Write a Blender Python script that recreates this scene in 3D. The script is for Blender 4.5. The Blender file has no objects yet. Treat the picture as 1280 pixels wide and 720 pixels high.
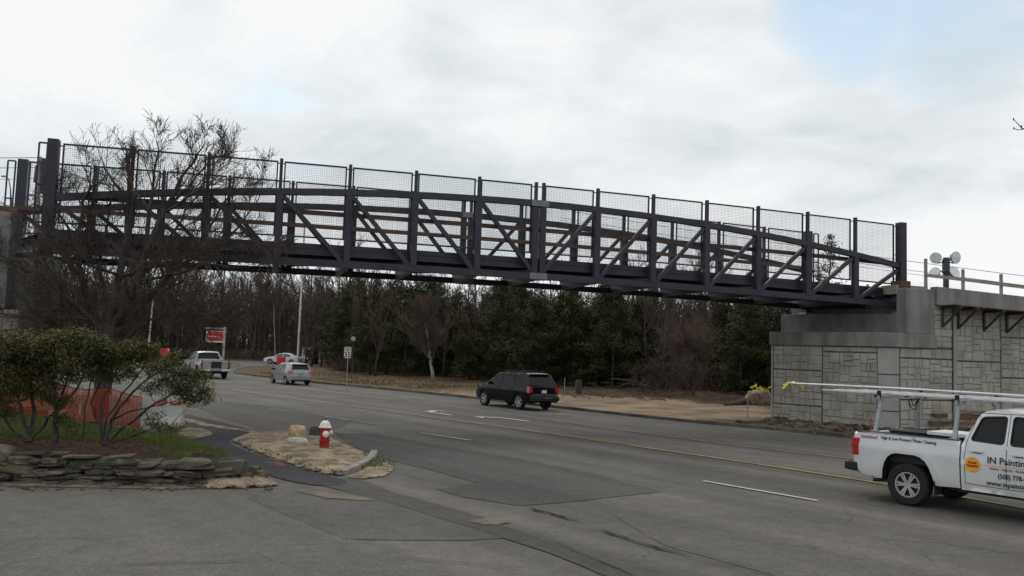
import bpy, bmesh, math, random
import numpy as np
from mathutils import Vector, Matrix, noise
from mathutils.geometry import delaunay_2d_cdt
rnd = random.Random(7)
R = math.radians
scene = bpy.context.scene
COL = scene.collection

# ------------------------------------------------------------------ camera
FPX, CH, PIT, ROL = 1050.0, 2.6, R(4.3), R(1.9)
cF = np.array([0, math.cos(PIT), math.sin(PIT)])
_U0 = np.array([0, -math.sin(PIT), math.cos(PIT)]); _R0 = np.array([1.0, 0, 0])
cU = math.cos(ROL)*_U0 - math.sin(ROL)*_R0
cR = math.cos(ROL)*_R0 + math.sin(ROL)*_U0
cC = np.array([0, 0, CH])
def ray(x, y): return cF + cR*(x-640)/FPX - cU*(y-360)/FPX
def G(x, y, z=0.0):
    d = ray(x, y); P = cC + d*(z-CH)/d[2]; return Vector((P[0], P[1], z))
def at(x, y, Y):
    d = ray(x, y); P = cC + d*Y/d[1]; return Vector(P)
cam = bpy.data.objects.new('camera', bpy.data.cameras.new('camera'))
COL.objects.link(cam); scene.camera = cam
cam.data.sensor_width = 36; cam.data.lens = 36*FPX/1280
cam.data.clip_start = .1; cam.data.clip_end = 3000
cam.matrix_world = Matrix(((cR[0], cU[0], -cF[0], 0), (cR[1], cU[1], -cF[1], 0), (cR[2], cU[2], -cF[2], CH), (0, 0, 0, 1)))

# ------------------------------------------------------------------ materials
def mat(name, base, rough=.7, metal=0., var=.2, scale=4., bump=0., bscale=30., second=None, lo=.35, hi=.65,
        spec=.3, world=False, detail=5., stretch=None, speck=0., speckscale=250., coat=0., alpha=1.):
    m = bpy.data.materials.new(name); m.use_nodes = True
    nt = m.node_tree; N = nt.nodes; L = nt.links
    b = N['Principled BSDF']; b.inputs['Roughness'].default_value = rough; b.inputs['Metallic'].default_value = metal
    b.inputs['Specular IOR Level'].default_value = spec
    b.inputs['Coat Weight'].default_value = coat
    if world:
        g = N.new('ShaderNodeNewGeometry'); co = g.outputs['Position']
    else:
        g = N.new('ShaderNodeTexCoord'); co = g.outputs['Object']
    if stretch:
        mp = N.new('ShaderNodeMapping'); mp.inputs['Scale'].default_value = stretch[:3]
        if len(stretch) > 3: mp.inputs['Rotation'].default_value = (0, 0, stretch[3])
        L.new(co, mp.inputs['Vector']); co2 = mp.outputs['Vector']
    else: co2 = co
    n = N.new('ShaderNodeTexNoise'); n.inputs['Scale'].default_value = scale; n.inputs['Detail'].default_value = detail
    L.new(co2, n.inputs['Vector'])
    r = N.new('ShaderNodeValToRGB'); e = r.color_ramp.elements
    e[0].position = lo; e[1].position = hi
    b1 = second if second else tuple(c*(1-var) for c in base)
    b2 = base if second else tuple(min(1, c*(1+var)) for c in base)
    e[0].color = (*b1, 1); e[1].color = (*b2, 1)
    L.new(n.outputs['Fac'], r.inputs['Fac'])
    col = r.outputs['Color']
    if speck:
        n2 = N.new('ShaderNodeTexNoise'); n2.inputs['Scale'].default_value = speckscale; n2.inputs['Detail'].default_value = 3
        L.new(co, n2.inputs['Vector'])
        mr = N.new('ShaderNodeMapRange'); mr.inputs[1].default_value = .3; mr.inputs[2].default_value = .7
        mr.inputs[3].default_value = 1-speck; mr.inputs[4].default_value = 1+speck
        L.new(n2.outputs['Fac'], mr.inputs[0])
        mx = N.new('ShaderNodeVectorMath'); mx.operation = 'SCALE'
        L.new(col, mx.inputs[0]); L.new(mr.outputs[0], mx.inputs['Scale']); col = mx.outputs[0]
    L.new(col, b.inputs['Base Color'])
    if bump:
        n3 = N.new('ShaderNodeTexNoise'); n3.inputs['Scale'].default_value = bscale; n3.inputs['Detail'].default_value = 6
        L.new(co, n3.inputs['Vector'])
        bp = N.new('ShaderNodeBump'); bp.inputs['Strength'].default_value = bump; bp.inputs['Distance'].default_value = .02
        L.new(n3.outputs['Fac'], bp.inputs['Height']); L.new(bp.outputs['Normal'], b.inputs['Normal'])
    return m

ROADROT = R(-51)
def asphalt(name, base, streak=.20, big=.16, bump=.35, crack=False):
    m = bpy.data.materials.new(name); m.use_nodes = True
    nt = m.node_tree; N = nt.nodes; L = nt.links; b = N['Principled BSDF']
    b.inputs['Roughness'].default_value = .85; b.inputs['Specular IOR Level'].default_value = .25
    g = N.new('ShaderNodeNewGeometry'); co = g.outputs['Position']
    def nz(scale, det, vec=co):
        n = N.new('ShaderNodeTexNoise'); n.inputs['Scale'].default_value = scale; n.inputs['Detail'].default_value = det
        L.new(vec, n.inputs['Vector']); return n.outputs['Fac']
    def rng(f, amp, a=.3, c=.7):
        mr = N.new('ShaderNodeMapRange'); mr.inputs[1].default_value = a; mr.inputs[2].default_value = c
        mr.inputs[3].default_value = 1-amp; mr.inputs[4].default_value = 1+amp; L.new(f, mr.inputs[0]); return mr.outputs[0]
    def mul(a, c):
        q = N.new('ShaderNodeMath'); q.operation = 'MULTIPLY'; L.new(a, q.inputs[0]); L.new(c, q.inputs[1]); return q.outputs[0]
    rot = N.new('ShaderNodeMapping'); rot.vector_type = 'POINT'
    rot.inputs['Rotation'].default_value = (0, 0, R(51)); L.new(co, rot.inputs['Vector'])     # x now runs along the road
    mp = N.new('ShaderNodeMapping'); mp.inputs['Scale'].default_value = (.05, 1.1, 1); L.new(rot.outputs[0], mp.inputs['Vector'])
    f = rng(nz(1.0, 6, mp.outputs[0]), streak)
    mp2 = N.new('ShaderNodeMapping'); mp2.inputs['Scale'].default_value = (.02, .42, 1); L.new(rot.outputs[0], mp2.inputs['Vector'])
    f = mul(f, rng(nz(1.3, 2, mp2.outputs[0]), streak*.6))
    f = mul(f, rng(nz(.35, 4), big))
    f = mul(f, rng(nz(3.2, 5), .12))
    f = mul(f, rng(nz(11, 5), .13))
    f = mul(f, rng(nz(38, 3), .26))
    f = mul(f, rng(nz(110, 2), .42))
    if crack:
        v = N.new('ShaderNodeTexVoronoi'); v.feature = 'DISTANCE_TO_EDGE'; v.inputs['Scale'].default_value = .33
        dn = N.new('ShaderNodeTexNoise'); dn.inputs['Scale'].default_value = 1.3; dn.inputs['Detail'].default_value = 5
        L.new(co, dn.inputs['Vector'])
        ad = N.new('ShaderNodeVectorMath'); ad.operation = 'MULTIPLY_ADD'; L.new(dn.outputs['Color'], ad.inputs[0])
        ad.inputs[1].default_value = (.9, .9, 0); L.new(co, ad.inputs[2]); L.new(ad.outputs[0], v.inputs['Vector'])
        mr = N.new('ShaderNodeMapRange'); mr.inputs[1].default_value = 0; mr.inputs[2].default_value = .006
        mr.inputs[3].default_value = .55; mr.inputs[4].default_value = 1; L.new(v.outputs['Distance'], mr.inputs[0])
        gate = N.new('ShaderNodeMapRange'); gate.inputs[1].default_value = .5; gate.inputs[2].default_value = .6
        L.new(nz(.25, 3), gate.inputs[0])
        mxf = N.new('ShaderNodeMix'); mxf.data_type = 'FLOAT'; L.new(gate.outputs[0], mxf.inputs[0]); mxf.inputs[2].default_value = 1
        L.new(mr.outputs[0], mxf.inputs[3]); f = mul(f, mxf.outputs[0])
    sc = N.new('ShaderNodeVectorMath'); sc.operation = 'SCALE'; sc.inputs[0].default_value = base; L.new(f, sc.inputs['Scale'])
    L.new(sc.outputs[0], b.inputs['Base Color'])
    bp = N.new('ShaderNodeBump'); bp.inputs['Strength'].default_value = bump; bp.inputs['Distance'].default_value = .01
    L.new(nz(90, 4), bp.inputs['Height']); L.new(bp.outputs['Normal'], b.inputs['Normal'])
    return m

def flat(name, base, rough=.5, metal=0., spec=.5, coat=0.):
    return mat(name, base, rough, metal, var=.06, scale=9, spec=spec, coat=coat)

M = dict(
    steel=mat('bridge_steel', (.027, .0265, .040), .45, .0, .25, 1.3, spec=.35, bump=.06),
    plategrey=mat('splice_grey', (.17, .175, .19), .55, .3, .15, 6),
    dustrock=mat('earthy_rock', (.21, .165, .11), .95, 0, .35, 5, bump=.8, bscale=12),
    galv=mat('galvanised', (.33, .34, .36), .5, .5, .15, 6),
    wire=flat('fence_wire', (.06, .055, .07), .5),
    plank=mat('rail_wood', (.105, .062, .042), .75, 0, .3, 1.5, stretch=(1, 9, 9)),
    deckm=mat('deck_under', (.07, .06, .065), .8),
    bearing=mat('bearing_pad', (.02, .02, .02), .8),
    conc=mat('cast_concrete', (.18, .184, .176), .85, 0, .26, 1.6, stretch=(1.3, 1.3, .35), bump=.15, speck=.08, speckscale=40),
    conc3=mat('barrier_concrete', (.43, .425, .40), .85, 0, .12, 1.2, bump=.15, speck=.08, speckscale=40),
    conc2=mat('pale_concrete', (.30, .297, .28), .85, 0, .12, 1.2, bump=.15, speck=.08, speckscale=40),
    block=mat('split_block', (.325, .31, .275), .9, 0, .18, 1.7, bump=.5, bscale=22, speck=.12, speckscale=30),
    mortar=mat('block_groove', (.245, .233, .205), .95, 0, .15, 5),
    joint=mat('block_joint', (.115, .11, .10), .95, 0, .2, 5),
    timber=mat('site_timber', (.27, .245, .21), .8, 0, .2, 2, stretch=(1, 8, 8)),
    dktimber=mat('weathered_timber', (.20, .145, .10), .85, 0, .35, 2, stretch=(1, 8, 8)),
    pole=mat('pole_wood', (.26, .245, .23), .85, 0, .3, 3, stretch=(4, 4, .4)),
    palepole=mat('pale_pole', (.52, .51, .49), .7, 0, .25, 2),
    iron=flat('dark_iron', (.035, .037, .045), .6),
    chrome=flat('bare_metal', (.6, .61, .62), .28, .9),
    alu=mat('ladder_aluminium', (.62, .63, .64), .38, .75, .1, 3),
    white=mat('white_paint', (.58, .59, .605), .28, 0, .03, 1.2, spec=.5, coat=.6),
    silver=mat('silver_paint', (.28, .285, .295), .3, .35, .04, 1.5, coat=.5),
    silver2=mat('pale_silver_paint', (.26, .27, .285), .3, .25, .04, 1.5, coat=.5),
    black=mat('black_paint', (.004, .0045, .006), .12, 0, .1, 2, spec=.28, coat=.0),
    vanw=mat('van_white', (.62, .62, .61), .4, 0, .05, 2),
    glass=mat('tinted_glass', (.010, .011, .013), .04, 0, .05, 3, spec=.2),
    glass2=mat('clearer_glass', (.045, .05, .055), .05, 0, .05, 3, spec=.6),
    rubber=mat('tyre_rubber', (.018, .018, .019), .8, 0, .2, 12),
    rim=flat('alloy', (.45, .455, .46), .35, .6),
    plastic=mat('black_plastic', (.02, .02, .021), .6, 0, .2, 9),
    red_lens=flat('red_lens', (.42, .012, .014), .15, 0, .6, .5),
    clear_lens=flat('clear_lens', (.6, .6, .62), .1, 0, .6),
    plate=flat('plate_white', (.6, .6, .58), .5),
    plateg=flat('plate_green', (.16, .24, .19), .5),
    ink=flat('ink_black', (.015, .015, .018), .6),
    inkred=flat('ink_red', (.45, .02, .03), .6),
    orange=flat('badge_orange', (.85, .33, .015), .5),
    hydred=mat('hydrant_red', (.36, .018, .016), .5, 0, .25, 6, bump=.1),
    hydwhite=mat('hydrant_white', (.70, .68, .62), .5, 0, .12, 9),
    sandstone=mat('tan_rock', (.40, .30, .19), .9, 0, .25, 7, bump=.7, bscale=14),
    grayrock=mat('pale_granite', (.44, .42, .38), .9, 0, .15, 9, bump=.5, bscale=20, speck=.2, speckscale=70),
    darkrock=mat('dark_rock', (.05, .048, .045), .9, 0, .3, 6, bump=.7, bscale=14),
    slate=mat('wall_stone', (.078, .070, .056), .9, 0, .5, 2.3, bump=.9, bscale=16, speck=.25, speckscale=35),
    slate2=mat('wall_stone_tan', (.105, .092, .068), .9, 0, .4, 2.6, bump=.9, bscale=16, speck=.25, speckscale=35),
    kerbm=mat('granite_kerb', (.25, .24, .215), .85, 0, .2, 4, bump=.3, speck=.2, speckscale=60),
    kerbd=mat('tarred_kerb', (.10, .092, .082), .9, 0, .35, 1.1, world=True, bump=.3),
    bark=mat('bark', (.055, .047, .040), .95, 0, .4, 5, bump=.7, bscale=25, stretch=(2, 2, .5)),
    twig=mat('twigs', (.075, .060, .052), .95, 0, .35, 2),
    greybark=mat('grey_bark', (.060, .053, .046), .95, 0, .4, 4, stretch=(2, 2, .5)),
    browntwig=mat('woods_twigs', (.082, .062, .050), .95, 0, .35, .7),
    redtwig=mat('thicket_twigs', (.092, .066, .052), .95, 0, .3, .9),
    needle=mat('pine_needles', (.062, .070, .024), .85, 0, .45, .55, second=(.026, .034, .013)),
    needle2=mat('olive_needles', (.080, .082, .028), .85, 0, .45, .55, second=(.034, .038, .014)),
    leaf=mat('shrub_leaves', (.095, .088, .018), .7, 0, .45, 1.6, second=(.040, .043, .011), spec=.4),
    hedge=mat('hedge_leaves', (.022, .035, .013), .7, 0, .4, 2),
    grass=mat('bed_grass', (.115, .150, .032), .8, 0, .4, 1.2, second=(.075, .100, .026)),
    dry=mat('dry_grass', (.145, .108, .055), .9, 0, .3, 1.2, second=(.075, .062, .033)),
    safety=mat('orange_mesh', (.35, .075, .034), .6, 0, .15, 3),
    signred=flat('sign_red', (.50, .012, .018), .45),
    signwhite=flat('sign_white', (.74, .74, .72), .5),
    signgrey=flat('sign_grey', (.30, .30, .31), .5, .2),
    bluesign=flat('sign_violet', (.11, .085, .33), .5),
    tape=flat('tape_yellow', (.72, .62, .02), .5),
    lampglass=flat('lamp_glass', (.68, .70, .70), .12, 0, .6),
    cable=flat('cable', (.03, .03, .034), .7),
    litter=None,
)

# ------------------------------------------------------------------ mesh building
class MB:
    def __init__(s): s.v = []; s.f = []; s.m = []
    def add(s, vs, fs, mi=0):
        o = len(s.v); s.v += [tuple(v) for v in vs]
        for f in fs: s.f.append(tuple(i+o for i in f)); s.m.append(mi)
    def box(s, c, size, rot=None, mi=0):
        hx, hy, hz = size[0]/2, size[1]/2, size[2]/2
        vs = [Vector((x, y, z)) for x in (-hx, hx) for y in (-hy, hy) for z in (-hz, hz)]
        if rot is not None: vs = [rot @ v for v in vs]
        c = Vector(c)
        s.add([v+c for v in vs], [(0, 1, 3, 2), (4, 6, 7, 5), (0, 4, 5, 1), (2, 3, 7, 6), (0, 2, 6, 4), (1, 5, 7, 3)], mi)
    def bar(s, a, b, w, h, up=(0, 0, 1), mi=0, caps=True):
        a = Vector(a); b = Vector(b); d = (b-a).normalized(); up = Vector(up)
        x = d.cross(up)
        if x.length < 1e-5: x = d.cross(Vector((0, 1, 0)))
        x.normalize(); u = x.cross(d)
        o = [x*w/2+u*h/2, -x*w/2+u*h/2, -x*w/2-u*h/2, x*w/2-u*h/2]
        vs = [a+q for q in o]+[b+q for q in o]
        fs = [(i, (i+1) % 4, (i+1) % 4+4, i+4) for i in range(4)]
        if caps: fs += [(3, 2, 1, 0), (4, 5, 6, 7)]
        s.add(vs, fs, mi)
    def tube(s, pts, rad, n=6, mi=0, cap=True):
        pts = [Vector(p) for p in pts]; k = len(pts)
        if not hasattr(rad, '__len__'): rad = [rad]*k
        d0 = (pts[1]-pts[0]).normalized()
        x = d0.orthogonal().normalized(); vs = []
        for i, p in enumerate(pts):
            d = (pts[min(i+1, k-1)]-pts[max(i-1, 0)])
            d = d.normalized() if d.length > 1e-9 else d0
            x = x-d*x.dot(d); x = x.normalized() if x.length > 1e-6 else d.orthogonal().normalized()
            y = d.cross(x)
            for j in range(n):
                t = 2*math.pi*j/n; vs.append(p+(x*math.cos(t)+y*math.sin(t))*rad[i])
        fs = [(i*n+j, i*n+(j+1) % n, (i+1)*n+(j+1) % n, (i+1)*n+j) for i in range(k-1) for j in range(n)]
        if cap: fs += [tuple(range(n))[::-1], tuple((k-1)*n+j for j in range(n))]
        s.add(vs, fs, mi)
    def lathe(s, prof, c=(0, 0, 0), axis='z', n=20, mi=0, rot=None, cap=True):
        vs = []; c = Vector(c)
        for r, h in prof:
            for j in range(n):
                t = 2*math.pi*j/n; a, b = r*math.cos(t), r*math.sin(t)
                v = Vector((a, b, h)) if axis == 'z' else (Vector((a, h, b)) if axis == 'y' else Vector((h, a, b)))
                if rot is not None: v = rot @ v
                vs.append(v+c)
        k = len(prof)
        fs = [(i*n+j, i*n+(j+1) % n, (i+1)*n+(j+1) % n, (i+1)*n+j) for i in range(k-1) for j in range(n)]
        if cap: fs += [tuple(range(n))[::-1], tuple((k-1)*n+j for j in range(n))]
        s.add(vs, fs, mi)
    def prism(s, poly, d, mi=0):       # poly: 3D points, d: extrusion vector
        n = len(poly); p = [Vector(q) for q in poly]; d = Vector(d)
        s.add(p+[q+d for q in p], [tuple(range(n)), tuple(range(2*n-1, n-1, -1))]+[(i, i+n, (i+1) % n+n, (i+1) % n) for i in range(n)], mi)
    def mesh(s, name):
        me = bpy.data.meshes.new(name); me.from_pydata(s.v, [], s.f); me.polygons.foreach_set('material_index', s.m); me.update()
        return me
    def build(s, name, mats, parent=None, smooth=None, bevel=0., fix=True, merge=False):
        me = s.mesh(name)
        if fix or merge:
            bm = bmesh.new(); bm.from_mesh(me)
            if merge: bmesh.ops.remove_doubles(bm, verts=bm.verts, dist=.0015)
            bmesh.ops.recalc_face_normals(bm, faces=bm.faces); bm.to_mesh(me); bm.free()
        return link(name, me, mats, parent, smooth, bevel)
def link(name, me, mats, parent=None, smooth=None, bevel=0.):
    if not isinstance(mats, (list, tuple)): mats = [mats]
    for m in mats: me.materials.append(m)
    if smooth is not None:
        me.shade_smooth()
        if smooth < 179: me.set_sharp_from_angle(angle=R(smooth))
    o = bpy.data.objects.new(name, me); COL.objects.link(o)
    if parent: o.parent = parent
    if bevel:
        b = o.modifiers.new('bevel', 'BEVEL'); b.width = bevel; b.segments = 2; b.limit_method = 'ANGLE'; b.angle_limit = R(32)
        b.harden_normals = False
    return o
def tag(o, label=None, cat=None, group=None, kind=None):
    if label: o['label'] = label
    if cat: o['category'] = cat
    if group: o['group'] = group
    if kind: o['kind'] = kind
    return o
def empty(name, loc=(0, 0, 0), rz=0., parent=None):
    o = bpy.data.objects.new(name, None); COL.objects.link(o); o.location = loc; o.rotation_euler = (0, 0, rz)
    if parent: o.parent = parent
    o.empty_display_size = .2
    return o
def thing(name, label, cat, loc=(0, 0, 0), rz=0., group=None):
    return tag(empty(name, loc, rz), label, cat, group)
KIDS = {}
def dup(root, loc, rz, scale=None, label=None, group=None):
    r = root.copy(); COL.objects.link(r); r.location = loc; r.rotation_euler = (0, 0, rz)
    if scale: r.scale = (scale if hasattr(scale, '__len__') else (scale,)*3)
    if label: r['label'] = label
    if group: r['group'] = group
    for ch in kids(root):
        c = ch.copy(); COL.objects.link(c); c.parent = r
        for g in kids(ch):
            d = g.copy(); COL.objects.link(d); d.parent = c
    return r
def kids(o):
    if o.name not in KIDS: KIDS[o.name] = list(o.children)
    return KIDS[o.name]
def text_mesh(s, size, align='LEFT', bold=0., shear=0., ext=.002):
    cu = bpy.data.curves.new('lettering', 'FONT'); cu.body = s; cu.size = size; cu.align_x = align
    cu.offset = bold; cu.shear = shear; cu.extrude = ext; cu.resolution_u = 3
    o = bpy.data.objects.new('lettering', cu); COL.objects.link(o)
    bpy.context.view_layer.update()
    me = bpy.data.meshes.new_from_object(o.evaluated_get(bpy.context.evaluated_depsgraph_get()))
    bpy.data.objects.remove(o); bpy.data.curves.remove(cu)
    return me
def text_into(mb, s, size, origin, u, v, align='CENTER', mi=0, bold=0., width=None, shear=0.):
    me = text_mesh(s, size, align, bold, shear)
    u = Vector(u); v = Vector(v); n = u.cross(v); o = Vector(origin)
    vs = [w.co.copy() for w in me.vertices]
    k = 1.
    if width and vs:
        k = width/(max(w.x for w in vs)-min(w.x for w in vs))
    mb.add([o+u*(w.x*k)+v*w.y+n*w.z for w in vs], [tuple(p.vertices) for p in me.polygons], mi)
    bpy.data.meshes.remove(me)

def inside(p, poly):
    x, y = p[0], p[1]; r = False; n = len(poly)
    for i in range(n):
        x1, y1 = poly[i][0], poly[i][1]; x2, y2 = poly[i-1][0], poly[i-1][1]
        if (y1 > y) != (y2 > y) and x < (x2-x1)*(y-y1)/(y2-y1)+x1: r = not r
    return r
def dist_edge(p, poly):
    p = Vector((p[0], p[1])); best = 1e9
    for i in range(len(poly)):
        a = Vector(poly[i-1][:2]); b = Vector(poly[i][:2]); ab = b-a
        t = max(0, min(1, (p-a).dot(ab)/max(ab.length_squared, 1e-12)))
        best = min(best, (a+ab*t-p).length)
    return best
def resample(poly, step, closed=True):
    out = []; n = len(poly)
    for i in range(n if closed else n-1):
        a = Vector(poly[i][:2]); b = Vector(poly[(i+1) % n][:2]); k = max(1, int((b-a).length/step))
        out += [a.lerp(b, j/k) for j in range(k)]
    if not closed: out.append(Vector(poly[-1][:2]))
    return out
def chaikin(poly, it=2):
    p = [Vector(q[:2]) for q in poly]
    for _ in range(it):
        q = []
        for i in range(len(p)):
            a, b = p[i], p[(i+1) % len(p)]; q += [a.lerp(b, .25), a.lerp(b, .75)]
        p = q
    return p
def cdt(outline, holes=(), grid=.2, margin=.35, jitter=0.):
    """triangulated area with interior points, returns 2D verts and faces"""
    pts = [Vector(p[:2]) for p in outline]; edges = [(i, (i+1) % len(pts)) for i in range(len(pts))]
    for h in holes:
        o = len(pts); pts += [Vector(p[:2]) for p in h]; edges += [(o+i, o+(i+1) % len(h)) for i in range(len(h))]
    xs = [p.x for p in pts]; ys = [p.y for p in pts]
    if grid:
        x = min(xs)
        while x < max(xs):
            y = min(ys)
            while y < max(ys):
                q = (x+(rnd.uniform(-jitter, jitter)*grid), y+(rnd.uniform(-jitter, jitter)*grid))
                if inside(q, outline) and dist_edge(q, outline) > grid*margin and not any(inside(q, h) or dist_edge(q, h) < grid*margin for h in holes):
                    pts.append(Vector(q))
                y += grid
            x += grid
    r = delaunay_2d_cdt(pts, edges, [], 0, 1e-5)
    V, Fc = r[0], r[2]; out = []
    for f in Fc:
        c = sum((V[i] for i in f), Vector((0, 0)))/len(f)
        if inside(c, outline) and not any(inside(c, h) for h in holes): out.append(tuple(f))
    return V, out
def fbm(x, y, s, seed=0.):
    return noise.fractal(Vector((x*s+seed, y*s-seed, seed*1.7)), 1.0, 2.0, 4)
def sheet(name, poly, z, m, kind='structure', wob=0., step=.25, rounds=1, parent=None):
    p = chaikin(poly, rounds) if rounds else [Vector(q[:2]) for q in poly]
    if wob:
        p = resample(p, step); q = []
        for i, a in enumerate(p):
            q.append(a+Vector((fbm(a.x, a.y, 1.7, 3.1)+.5*fbm(a.x, a.y, 6, 4), fbm(a.x, a.y, 1.7, 9.1)+.5*fbm(a.x, a.y, 6, 8)))*wob)
        p = q
    V, Fc = cdt(p, grid=0)
    me = bpy.data.meshes.new(name); me.from_pydata([(v.x, v.y, z) for v in V], [], Fc); me.update()
    bm = bmesh.new(); bm.from_mesh(me)
    for f in bm.faces:
        if f.normal.z < 0: f.normal_flip()
    bm.to_mesh(me); bm.free()
    o = link(name, me, m); tag(o, kind=kind); return o
def mound(name, poly, h, m, z0=0., grid=.12, rough=.03, rim=.5, kind='structure', rounds=2, wob=.05, seed=1., base=None):
    p = resample(chaikin(poly, rounds), grid)
    p = [a+Vector((fbm(a.x, a.y, 2.1, seed), fbm(a.x, a.y, 2.1, seed+5)))*wob for a in p]
    V, Fc = cdt(p, grid=grid, jitter=.35)
    vs = []
    for v in V:
        d = min(1, dist_edge(v, p)/rim); s = d*d*(3-2*d)
        z = z0+s*(h(v) if callable(h) else h)+min(1, d*3)*rough*(fbm(v.x, v.y, 1.3, seed)+.6*fbm(v.x, v.y, 5, seed))
        vs.append((v.x, v.y, z))
    me = bpy.data.meshes.new(name); me.from_pydata(vs, [], Fc); me.update()
    bm = bmesh.new(); bm.from_mesh(me)
    for f in bm.faces:
        if f.normal.z < 0: f.normal_flip()
    bm.to_mesh(me); bm.free()
    ca = me.color_attributes.new('fade', 'FLOAT_COLOR', 'POINT')
    for i, v in enumerate(V):
        k = min(1, dist_edge(v, p)/(rim*.9)); ca.data[i].color = (k, k, k, 1)
    o = link(name, me, m, smooth=180); tag(o, kind=kind); return o, (V, vs)

# ------------------------------------------------------------------ world and light
SUN_EL, SUN_AZ = R(50), R(-25)      # azimuth measured from +Y towards +X
def world():
    w = bpy.data.worlds.new('World'); scene.world = w; w.use_nodes = True
    nt = w.node_tree; N = nt.nodes; L = nt.links
    for n in list(N): N.remove(n)
    out = N.new('ShaderNodeOutputWorld')
    sky = N.new('ShaderNodeTexSky'); sky.sky_type = 'NISHITA'; sky.sun_disc = False
    sky.sun_elevation = SUN_EL; sky.sun_rotation = SUN_AZ; sky.air_density = 1.; sky.dust_density = .6; sky.ozone_density = .15
    bg1 = N.new('ShaderNodeBackground'); bg1.inputs['Strength'].default_value = .15; tn = N.new('ShaderNodeVectorMath'); tn.operation = 'MULTIPLY'; tn.inputs[1].default_value = (.84, 1.06, 1.02); L.new(sky.outputs[0], tn.inputs[0]); L.new(tn.outputs[0], bg1.inputs['Color'])
    tc = N.new('ShaderNodeTexCoord'); sp = N.new('ShaderNodeSeparateXYZ'); L.new(tc.outputs['Generated'], sp.inputs[0])
    def mth(op, a, b=None, c=None):
        q = N.new('ShaderNodeMath'); q.operation = op
        for i, v in enumerate((a, b, c)):
            if v is None: continue
            if isinstance(v, (int, float)): q.inputs[i].default_value = v
            else: L.new(v, q.inputs[i])
        return q.outputs[0]
    den = mth('ADD', mth('MAXIMUM', sp.outputs[2], 0.), .22)
    cx = mth('DIVIDE', sp.outputs[0], den); cy = mth('DIVIDE', sp.outputs[1], den)
    cb = N.new('ShaderNodeCombineXYZ'); L.new(cx, cb.inputs[0]); L.new(cy, cb.inputs[1]); cb.inputs[2].default_value = 3.7
    def nz(scale, det, dist=.4, rough=.55):
        n = N.new('ShaderNodeTexNoise'); n.inputs['Scale'].default_value = scale; n.inputs['Detail'].default_value = det
        n.inputs['Distortion'].default_value = dist; n.inputs['Roughness'].default_value = rough; L.new(cb.outputs[0], n.inputs['Vector']); return n.outputs['Fac']
    big, mid = nz(.9, 7, .6), nz(2.6, 8, .5)
    def spot(px, py, r0, r1):
        d = Vector(ray(px, py)).normalized()
        dp = N.new('ShaderNodeVectorMath'); dp.operation = 'DOT_PRODUCT'; L.new(tc.outputs['Generated'], dp.inputs[0]); dp.inputs[1].default_value = d
        mr = N.new('ShaderNodeMapRange'); mr.interpolation_type = 'SMOOTHSTEP'
        mr.inputs[1].default_value = math.cos(R(r1)); mr.inputs[2].default_value = math.cos(R(r0)); L.new(dp.outputs['Value'], mr.inputs[0]); return mr.outputs[0]
    gap = mth('MAXIMUM', mth('MAXIMUM', mth('MULTIPLY', spot(1060, 0, 1, 7), .75), mth('MULTIPLY', spot(1210, 5, 1, 8), .72)), mth('MAXIMUM', mth('MULTIPLY', spot(380, 145, .5, 7), .42), mth('MULTIPLY', spot(560, 10, .5, 7), .3)))
    gap = mth('MULTIPLY_ADD', mth('SUBTRACT', mid, .5), 1.5, gap)
    mr = N.new('ShaderNodeMapRange'); mr.interpolation_type = 'SMOOTHSTEP'; mr.inputs[1].default_value = .25; mr.inputs[2].default_value = .85
    mr.inputs[3].default_value = 1; mr.inputs[4].default_value = .5; L.new(gap, mr.inputs[0]); cover = mr.outputs[0]
    rp = N.new('ShaderNodeValToRGB'); e = rp.color_ramp.elements
    e[0].position = .34; e[0].color = (.69, .745, .775, 1); e[1].position = .60; e[1].color = (.935, .95, .96, 1)
    L.new(mth('MULTIPLY_ADD', mth('SUBTRACT', mid, .5), .6, big), rp.inputs['Fac'])
    bg2 = N.new('ShaderNodeBackground'); bg2.inputs['Strength'].default_value = 1.0; L.new(rp.outputs[0], bg2.inputs['Color'])
    mx = N.new('ShaderNodeMixShader'); L.new(cover, mx.inputs[0]); L.new(bg1.outputs[0], mx.inputs[1]); L.new(bg2.outputs[0], mx.inputs[2])
    L.new(mx.outputs[0], out.inputs['Surface'])
    l = bpy.data.lights.new('sun', 'SUN'); l.energy = .8; l.angle = R(14); l.color = (1, .96, .9)
    o = bpy.data.objects.new('sun', l); COL.objects.link(o)
    d = Vector((math.sin(SUN_AZ)*math.cos(SUN_EL), math.cos(SUN_AZ)*math.cos(SUN_EL), math.sin(SUN_EL)))
    o.rotation_euler = d.to_track_quat('Z', 'Y').to_euler()
world()
scene.view_settings.view_transform = 'Standard'; scene.view_settings.look = 'None'
scene.view_settings.exposure = 0.0; scene.view_settings.gamma = 1.0
try: scene.cycles.max_bounces = 6; scene.cycles.use_denoising = True
except Exception: pass

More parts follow.
